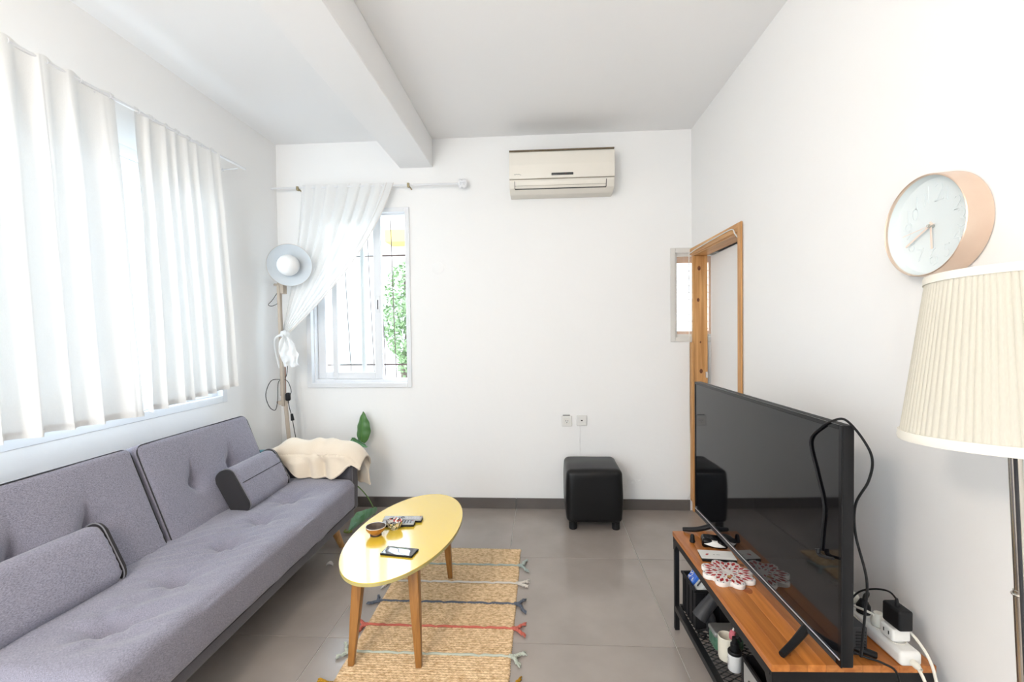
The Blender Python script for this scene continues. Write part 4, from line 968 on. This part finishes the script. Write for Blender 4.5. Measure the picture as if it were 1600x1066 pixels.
b = NB(); add_rbox(b, .105, .07, .036, .012, .012, lambda c, n_: c + n_ * .004 * wr(c * 30), T(0, 0, .019)); obj('body', b, BEZ, cp, local=True, smooth=60)
b = NB(); add_grid(b, 14, 4, lambda u, v: Vector((-.045 + .085 * u, -.036 - .014 * math.sin(PI * u) + .022 * v, .039 - .018 * (1 - v) - .008 * u))); o = obj('strap', b, WHITE, cp, local=True)
o.modifiers.new('t', 'SOLIDIFY').thickness = .002
b = NB(); add_lathe(b, [(0, 0), (.010, .001), (.013, .006), (.010, .018), (.009, .030), (.006, .036), (0, .037)], 20, T(.662, 2.075, BZ + .0002) @ RY(.0)); obj('lens_cap_knob', b, BLKM, label='small black knob standing at the edge of the bench', cat='knob')
# power strip and chargers behind the set
PSr = math.atan2(-(1.02 - 1.0), .25)
ps = thing('power_strip', 'long white power strip on the back edge of the bench', 'power strip', (1.010, 1.51, BZ), math.radians(2))
b = NB(); add_rbox(b, .060, .37, .042, .012, .03, M=T(0, 0, .0215)); obj('body', b, WHITE, ps, local=True, smooth=60)
for k in range(5):
    b = NB(); add_lathe(b, [(.019, 0), (.021, .0015), (.0215, 0)], 24, T(0, -.13 + k * .062, .0424)); obj('outlet', b, CREAMW, ps, local=True)
b = NB(); add_lathe(b, [(.006, 0), (.009, .002), (.009, .018), (.006, .024), (.005, .03)], 14, orient((0, -.184, .018), (0, -1, -.1))); obj('strain_relief', b, CREAMW, ps, local=True)
b = NB(); add_tube(b, [(0, -.20, .016), (-.005, -.235, -.01), (.0, -.255, -.10), (.01, -.262, -.22), (.03, -.262, -.36), (.05, -.25, -.448)], .0042, 8); obj('flex', b, CREAMW, ps, local=True)
PSM = T(1.010, 1.51, BZ) @ RZ(math.radians(2))
def pp(x, y, z): return PSM @ Vector((x, y, z))
wa = thing('plug_adapter', 'white two-slot plug adapter on the power strip', 'adapter', pp(0, -.125, .043), math.radians(2))
b = NB(); add_rbox(b, .052, .050, .036, .007, .012, M=T(0, 0, .022)); add_cyl(b, (0, 0, .0), (0, 0, .006), .018, n=20); obj('body', b, WHITE, wa, local=True)
for y in (-.010, .008):
    b = NB(); add_box(b, -.0268, -.0255, y - .0018, y + .0018, .019, .029); obj('slot', b, DARKGAP, wa, local=True, smooth=0)
ba = thing('black_charger', 'black square charger plugged into the white adapter', 'charger', pp(.004, -.128, .0833), math.radians(2))
b = NB(); add_rbox(b, .040, .066, .058, .007, .012, M=T(0, 0, .0292)); cb_ = obj('body', b, BLKM, ba, local=True)
b = NB(); add_cyl(b, (0, .0, .056), (0, .004, .077), .0065, .004, n=10); obj('strain_relief', b, BLKM, cb_, local=True)
b = NB(); add_tube(b, [(0, .004, .075), (-.01, .02, .088), (-.03, .05, .078), (-.05, .085, .048), (-.07, .10, .0), (-.072, .105, -.045), (-.06, .13, -.078)], .0026, 7); obj('lead', b, BLKM, ba, local=True)
wp = thing('white_plug', 'white round plug in the middle of the power strip', 'plug', pp(0, -.062, .0432), math.radians(2), 'plugs in the power strip')
b = NB(); add_lathe(b, [(0, 0), (.018, 0), (.020, .012), (.015, .030), (.012, .036), (0, .037)], 24); obj('body', b, CREAMW, wp, local=True)
b = NB(); add_tube(b, [(-.010, 0, .028), (-.03, .012, .036), (-.04, .05, .028), (-.036, .10, .016), (-.040, .16, -.02), (-.045, .2, -.038)], .0035, 7); obj('lead', b, CREAMW, wp, local=True)
bp2 = thing('black_plug', 'black angled plug in the power strip', 'plug', pp(0, .000, .0432), math.radians(2))
b = NB(); add_lathe(b, [(0, 0), (.019, 0), (.019, .022), (.010, .040), (0, .042)], 20); add_tube(b, [(0, 0, .036), (.006, .004, .052), (.03, .02, .050), (.043, .05, .015), (.048, .12, -.038)], .0035, 7); obj('body', b, BLKM, bp2, local=True)
wp2 = thing('white_plug', 'wide white plug at the far end of the power strip', 'plug', pp(-.002, .062, .0432), math.radians(2), 'plugs in the power strip')
b = NB(); add_rbox(b, .044, .050, .032, .012, .01, M=T(0, 0, .0165)); obj('body', b, CREAMW, wp2, local=True)
b = NB(); add_tube(b, [(-.015, -.018, .02), (-.032, -.04, .015), (-.0415, -.065, .006), (-.040, -.10, -.004)], .0033, 7); obj('lead', b, CREAMW, wp2, local=True)
b = NB(); add_tube(b, [pp(.032, -.1, .070), pp(.045, -.14, .055), pp(.05, -.19, .008), pp(.046, -.222, -.10), pp(.04, -.235, -.22), pp(.03, -.24, -.36), pp(.05, -.24, -.45)], .0040, 8); obj('white_lead', b, CREAMW, label='white cable falling from the power strip over the bench edge', cat='cable')
rt = thing('media_box', 'black ribbed media box standing behind the television', 'media box', (.905, 1.425, BZ), math.radians(2))
b = NB(); add_box(b, -.022, .022, -.055, .055, 0.0002, .082, .004); bx = obj('case', b, DKGREY, rt, local=True)
for k in range(7):
    b = NB(); add_box(b, -.012, .016, -.0566, -.0545, .012 + k * .009, .016 + k * .009); obj('vent', b, BLKM, bx, local=True, smooth=0)
b = NB(); add_tube(b, [tpt(.09, ty(1.37), .475), tpt(.12, ty(1.345), .468), tpt(.16, ty(1.325), .463), tpt(.185, ty(1.308), .445), tpt(.19, ty(1.305), .36), tpt(.185, ty(1.30), .2), tpt(.19, ty(1.30), .02)], .003, 7); o = obj('thin_black_cable', b, BLKM, label='thin black cable curving over the near end of the bench', cat='cable')
b = NB(); add_rbox(b, .022, .034, .012, .004, .01, M=T(*tpt(.085, ty(1.385), .477))); obj('connector', b, BLKM, o)

# ------------------------------------------------------------------ on the mesh shelf
Z = SZ + .0045
cr2_ = thing('storage_crate', 'black plastic crate at the far end of the mesh shelf', 'crate', bpt(-.086, .318, Z), BR)
b = NB(); w_, l_, h_ = .106, .080, .171
for (a, c, d, e) in ((-w_, -w_ + .004, -l_, l_), (w_ - .004, w_, -l_, l_), (-w_ + .004, w_ - .004, -l_, -l_ + .004), (-w_ + .004, w_ - .004, l_ - .004, l_)): add_box(b, a, c, d, e, 0, h_)
add_box(b, -w_ + .004, w_ - .004, -l_ + .004, l_ - .004, 0, .004)
for k in (-.045, .0, .045): add_box(b, -w_ - .004, -w_, k - .005, k + .005, .01, h_ - .01); 
for k in (-.06, 0, .06): add_box(b, k - .005, k + .005, -l_ - .004, -l_, .01, h_ - .01)
obj('bin', b, BLKM, cr2_, local=True, smooth=0)
b = NB(); rect_pts = ((-w_ - .006, w_ + .006, -l_ - .006, -l_), (-w_ - .006, w_ + .006, l_, l_ + .006), (-w_ - .006, -w_, -l_, l_), (w_, w_ + .006, -l_, l_))
for a, c, d, e in rect_pts: add_box(b, a, c, d, e, h_ - .01, h_, .001, 1)
obj('rim', b, BLKM, cr2_, local=True)
bb = thing('blue_box', 'blue packet with white lettering tilted in the black crate', 'box', bpt(-.189, .340, .2665), BR)
BLUE = mat('bright_blue_card', (.03, .11, .62), .35, var=(14, (.06, .22, .75), .35, .7))
MB_ = RY(math.radians(-53))
b = NB(); t = NB(); add_box(t, 0, .105, -.031, .031, -.03, 0, .0015, 1); merge(b, t, MB_); obj('carton', b, BLUE, bb, local=True)
b = NB(); merge(b, text_bm('ASoo', .036, .0004, shear=.1), MB_ @ T(.048, .014, .0004)); merge(b, text_bm('gel', .016, .0004), MB_ @ T(.026, -.014, .0004)); obj('lettering', b, WHITE, bb, local=True, smooth=0)
gb = thing('blister_pack', 'pale grey blister pack lying in the black crate', 'packet', bpt(-.187, .272, .260), BR)
b = NB(); t = NB(); add_rbox(t, .10, .056, .026, .008, .012, lambda c, n_: c + n_ * .004 * wr(c * 28)); merge(b, t, MB_ @ T(.05, 0, -.012)); obj('pack', b, mat('foil_grey', (.50, .51, .49), .35), gb, local=True)
b = NB(); t = NB(); add_box(t, .03, .07, -.004, .004, .002, .0045); merge(b, t, MB_ @ RZ(.0)); obj('label_strip', b, DKGREY, gb, local=True, smooth=0)
hd_ = thing('hair_dryer', 'dark grey hair dryer resting against the crate', 'hair dryer', bpt(-.15, .19, Z))
b = NB(); add_tube(b, [bpt(-.195, .188, Z + .085), bpt(-.165, .192, Z + .125), bpt(-.125, .198, Z + .165), bpt(-.11, .20, Z + .18)], .033, 18, taper=lambda t: .95 - .25 * t); bd = obj('barrel', b, DKGREY, hd_, smooth=60)
b = NB(); add_cyl(b, bpt(-.118, .199, Z + .172), bpt(-.092, .204, Z + .205), .028, .017, 16); obj('nozzle', b, BLKM, bd)
b = NB(); add_tube(b, [bpt(-.165, .190, Z + .115), bpt(-.145, .195, Z + .08), bpt(-.14, .20, Z + .04), bpt(-.138, .202, Z + .021)], .0195, 12); obj('handle', b, DKGREY, bd, smooth=60)
b = NB(); add_tube(b, [bpt(-.18, .222, Z + .006), bpt(-.195, .20, Z + .006), bpt(-.185, .175, Z + .006), bpt(-.165, .195, Z + .006), bpt(-.19, .222, Z + .006), bpt(-.175, .222, Z + .008), bpt(-.15, .215, Z + .02)], .0045, 8); obj('cord', b, BLKM, bd)
ti = thing('green_tin', 'green glass-sided tin with a grey lid on the mesh shelf', 'tin', bpt(-.106, .138, Z), BR)
b = NB(); add_rbox(b, .115, .070, .056, .010, .02, M=T(0, 0, .0285)); obj('body', b, mat('bottle_green', (.045, .13, .08), .3, var=(40, (.13, .24, .17), .4, .7)), ti, local=True)
b = NB(); add_rbox(b, .120, .075, .020, .008, .02, M=T(0, 0, .065)); obj('lid', b, mat('pewter_lid', (.30, .30, .29), .35, metal=.5), ti, local=True)
mg = thing('cream_cup', 'tall cream cup holding a pink brush on the mesh shelf', 'cup', bpt(-.135, .068, Z))
b = NB(); add_lathe(b, [(0, 0), (.027, 0), (.030, .01), (.031, .088), (.0295, .090), (.028, .088), (.027, .012), (0, .010)], 32, BM @ T(-.135, .068, Z)); obj('body', b, mat('cream_glaze', (.78, .74, .62), .35), mg)
br = thing('pink_brush', 'pink bristled brush with a white handle standing in the cup', 'brush', bpt(-.135, .068, Z + .012))
b = NB(); p0 = bpt(-.128, .068, Z + .015); p1 = bpt(-.110, .060, Z + .125); add_cyl(b, p0, p1, .0032, n=10); obj('handle', b, WHITE, br)
b = NB(); dd = (p1 - p0); add_lathe(b, [(0, .0), (.009, .002), (.012, .015), (.010, .032), (.004, .036), (0, .036)], 18, orient(p0 + dd * .58, dd), wave=lambda a, j: .0015 * math.sin(9 * a)); obj('bristles', b, mat('pink_bristle', (.62, .16, .20), .8), br)
bo = thing('pump_bottle', 'white bottle with black pump top on the mesh shelf', 'bottle', bpt(-.130, .008, Z))
b = NB(); add_lathe(b, [(0, 0), (.0225, 0), (.024, .003), (.024, .062), (.021, .066), (0, .066)], 32, BM @ T(-.130, .008, Z)); obj('body', b, mat('bottle_white', (.76, .76, .75), .35), bo)
b = NB(); add_lathe(b, [(.0245, .062), (.0248, .070), (.022, .074), (.0, .074)], 32, BM @ T(-.130, .008, Z)); add_lathe(b, [(.015, .072), (.015, .098), (.010, .102), (.009, .122), (0, .122)], 24, BM @ T(-.130, .008, Z)); obj('pump', b, BLKM, bo)
b = NB(); add_tube(b, [bpt(-.130, .008, Z + .116), bpt(-.117, .004, Z + .124), bpt(-.109, .002, Z + .110)], .0042, 8); obj('spout', b, BLKM, bo)
b = NB()
for k in range(5): add_box(b, -.1545, -.1538, .0, .018 - .003 * (k % 3), Z + .022 + k * .006, Z + .0228 + k * .006)
b.transform(BM); obj('print', b, GREY, bo, smooth=0)
# open box at the near end
sbx = thing('storage_box', 'grey board box with a slot handle at the near end of the shelf', 'box', bpt(-.038, -.312, Z), BR)
w_, l_, h_ = .160, .112, .203
b = NB(); add_box(b, -w_ - .001, -w_ + .003, -l_ + .012, l_ - .012, .004, h_ - .012); fp = obj('front_board', b, GREY, sbx, local=True, smooth=0)
b = NB()
add_box(b, -w_ - .003, -w_ + .010, l_ - .012, l_, 0, h_); add_box(b, -w_ - .003, -w_ + .010, -l_, -l_ + .012, 0, h_); add_box(b, w_ - .01, w_, -l_, l_, 0, h_); add_box(b, -w_ + .01, w_ - .01, l_ - .006, l_, 0, h_); add_box(b, -w_ + .01, w_ - .01, -l_, -l_ + .006, 0, h_); add_box(b, -w_ + .003, w_ - .01, -l_ + .006, l_ - .006, 0, .005); add_box(b, -w_ - .003, -w_ + .004, -l_ + .012, l_ - .012, h_ - .012, h_); obj('frame', b, BLKM, sbx, local=True, smooth=0)
sl = [(.018 * math.cos(a) + (.022 if math.cos(a) > 0 else -.022), .010 * math.sin(a)) for a in [2 * PI * k / 20 for k in range(20)]]
b = NB(); add_prism(b, sl, 0, .0008, T(-w_ - .0011, .03, .145) @ RY(-PI / 2) @ RZ(PI / 2)); obj('slot', b, DARKGAP, fp, local=True, smooth=0)
b = NB(); add_prism(b, [(x * .8 - .006, y * .35 - .004) for x, y in sl], .0008, .0012, T(-w_ - .0011, .03, .145) @ RY(-PI / 2) @ RZ(PI / 2)); obj('slot_lining', b, mat('raw_wood', (.62, .33, .12), .6), fp, local=True, smooth=0)
rb = thing('red_case', 'dark red flat case on top of the grey board box', 'case', bpt(.025, -.32, Z + .2045), BR)
b = NB(); add_rbox(b, .24, .17, .030, .010, .03, M=T(.02, 0, .016)); obj('shell', b, mat('wine_red', (.16, .008, .012), .4), rb, local=True, smooth=60)
b = NB(); add_tube(b, [(-.095, -.086, .018), (.137, -.086, .018)], .002, 6, smooth=False); obj('zip', b, BLKM, rb, local=True)
bpk = thing('blue_packet', 'small light blue packet with a white label on the red case', 'packet', bpt(.0, -.365, Z + .2368), BR)
b = NB(); add_rbox(b, .075, .05, .030, .009, .012, M=T(0, 0, .0155)); obj('pack', b, mat('sky_blue_film', (.12, .24, .55), .35), bpk, local=True, smooth=60)
b = NB(); add_rbox(b, .034, .002, .010, .0008, .01, M=T(0, -.0252, .016)); obj('label', b, WHITE, bpk, local=True)
b = NB(); add_box(b, -.034, .028, .0, .03, .0300, .0325); obj('flap', b, GREY, bpk, local=True, smooth=0)
hp = thing('headphones', 'glossy black headphones hooked on the front corner of the grey board box', 'headphones', bpt(-.13, -.325, Z + .206))
b = NB(); add_lathe(b, [(0, .0), (.022, 0), (.030, .006), (.031, .016), (.024, .024), (.012, .020), (0, .020)], 26, BM @ T(-.128, -.345, Z + .236) @ RX(PI / 2 + .3)); obj('ear_cup', b, BEZ, hp)
b = NB(); add_lathe(b, [(0, .0), (.022, 0), (.030, .006), (.031, .016), (.024, .024), (.012, .020), (0, .020)], 26, BM @ T(-.088, -.335, Z + .236) @ RX(PI / 2 + .2)); obj('ear_cup', b, BEZ, hp)
b = NB(); add_tube(b, [bpt(-.128, -.33, Z + .262), bpt(-.11, -.32, Z + .272), bpt(-.098, -.31, Z + .274), bpt(-.088, -.32, Z + .262)], .006, 10); obj('headband', b, BLKM, hp)
b = NB(); add_lathe(b, [(.0225, .0185), (.0245, .0215), (.022, .0225), (.0205, .020)], 26, BM @ T(-.128, -.345, Z + .236) @ RX(PI / 2 + .3)); obj('chrome_ring', b, CHROME, hp)

# ------------------------------------------------------------------ wall clock
ck = thing('wall_clock', 'round copper-rimmed wall clock with pale mint face and raised numerals', 'clock', (XR, 1.402, 1.687))
CM = orient((XR, 1.402, 1.687), (-1, 0, 0)) 
CM = T(XR, 1.402, 1.687) @ Matrix(((0, 0, -1, 0), (-1, 0, 0, 0), (0, 1, 0, 0), (0, 0, 0, 1)))     # local x = towards -y (right as seen), y up, z into the room
b = NB(); add_lathe(b, [(0, 0), (.135, 0), (.147, .004), (.1475, .010), (.1435, .066), (.1415, .068), (.139, .066), (.1395, .040), (.139, .036)], 96, CM); obj('rim', b, COPPER, ck)
b = NB(); add_lathe(b, [(0, .034), (.120, .034), (.133, .040), (.1388, .052), (.1392, .060)], 96, CM); dl = obj('dial', b, DIAL, ck)
for hnum in range(1, 13):
    a = PI / 2 - hnum * PI / 6; r_ = .090; sz = .066 if hnum in (12, 6, 9, 3) else .050
    bt_ = text_bm(str(hnum), sz * 1.15, .0008, offset=-.0012)
    b = NB(); merge(b, bt_, CM @ T(r_ * math.cos(a), r_ * math.sin(a), .0347)); obj('numeral', b, DIAL, dl, smooth=0)
def hand(ang_deg, L, w, z, tail_=.012):
    a = math.radians(90 - ang_deg); b = NB(); add_box(b, -tail_, L, -w / 2, w / 2, 0, .0012, .0004, 1); b.transform(CM @ T(0, 0, z) @ RZ(a)); return b
obj('hour_hand', hand(176, .066, .0068, .041), HAND, ck); obj('minute_hand', hand(242, .098, .0056, .0435), HAND, ck); obj('second_hand', hand(262, .098, .0016, .046, .02), HAND, ck)
b = NB(); add_lathe(b, [(0, .051), (.004, .051), (.005, .048), (.005, .034)], 18, CM); obj('hub', b, CHROME, ck)

# ------------------------------------------------------------------ pleated floor lamp
fp0 = Vector((.932, .900, 0)); fd = Vector((.007, .066, 1)).normalized()
fla = thing('pleated_floor_lamp', 'nickel floor lamp with a cream pleated shade beside the television', 'floor lamp', tuple(fp0))
FM = orient(fp0, fd)
s0, s1 = 1.165, 1.512; R0, R1 = .176, .123; npl = 84
b = NB(); add_lathe(b, [(R0 + (R1 - R0) * t, s0 + .008 + (s1 - s0 - .016) * t) for t in (0, .03, .3, .6, .97, 1)], npl * 8, FM, wave=lambda a, j: (.0028 * (abs(math.sin(a * npl / 2 + .6 * math.sin(a * 9))) ** .6 - .5)) * (1 if 0 < j < 5 else .6)); shd = obj('pleated_shade', b, SHADE, fla, smooth=50)
b = NB(); add_lathe(b, [(R0 + .004, s0 - .002), (R0 + .0055, s0 + .004), (R0 + .0035, s0 + .017), (R0 - .001, s0 + .017), (R0 - .001, s0 - .002), (R0 + .004, s0 - .002)], 96, FM); obj('trim', b, SHADET, shd)
b = NB(); add_lathe(b, [(R1 + .005, s1 - .017), (R1 + .0045, s1 - .003), (R1 + .003, s1), (R1 - .001, s1), (R1 - .001, s1 - .017), (R1 + .005, s1 - .017)], 96, FM); obj('trim', b, SHADET, shd)
b = NB()
for k in range(3):
    a = 2 * PI * k / 3; add_cyl(b, FM @ Vector((0, 0, 1.46)), FM @ Vector((R1 * math.cos(a), R1 * math.sin(a), 1.50)), .0022, n=8)
obj('spider', b, CHROME, shd)
b = NB(); add_cyl(b, FM @ Vector((0, 0, .86)), FM @ Vector((0, 0, 1.40)), .0105, n=24); obj('upper_pole', b, CHROME, fla)
b = NB(); add_cyl(b, FM @ Vector((0, 0, .02)), FM @ Vector((0, 0, .88)), .0125, n=24); pl_ = obj('lower_pole', b, CHROME, fla)
b = NB(); add_lathe(b, [(0, 0), (.125, 0), (.125, .015), (.11, .022), (.02, .03), (0, .03)], 56, T(*fp0)); obj('base', b, CHROME, fla)
b = NB(); add_lathe(b, [(0, 1.40), (.018, 1.40), (.018, 1.45), (.012, 1.46), (0, 1.46)], 20, FM); obj('lamp_holder', b, WHITE, fla)
b = NB(); t = NB(); bmesh.ops.create_uvsphere(t, u_segments=20, v_segments=12, radius=.028); merge(b, t, FM @ T(0, 0, 1.485)); obj('bulb', b, BULB, fla)
b = NB(); add_tube(b, [FM @ Vector((.014 * math.cos(t), .014 * math.sin(t), .872)) for t in [2 * PI * q / 20 for q in range(20)]], .0022, 6, smooth=False, closed=True); obj('cable_tie', b, CHROME, fla)
b = NB(); add_tube(b, [FM @ Vector((.010, .013, z)) for z in (1.38, 1.2, 1.0, .87, .6, .3, .05)], .0032, 7); obj('cord', b, DKGREY, fla)
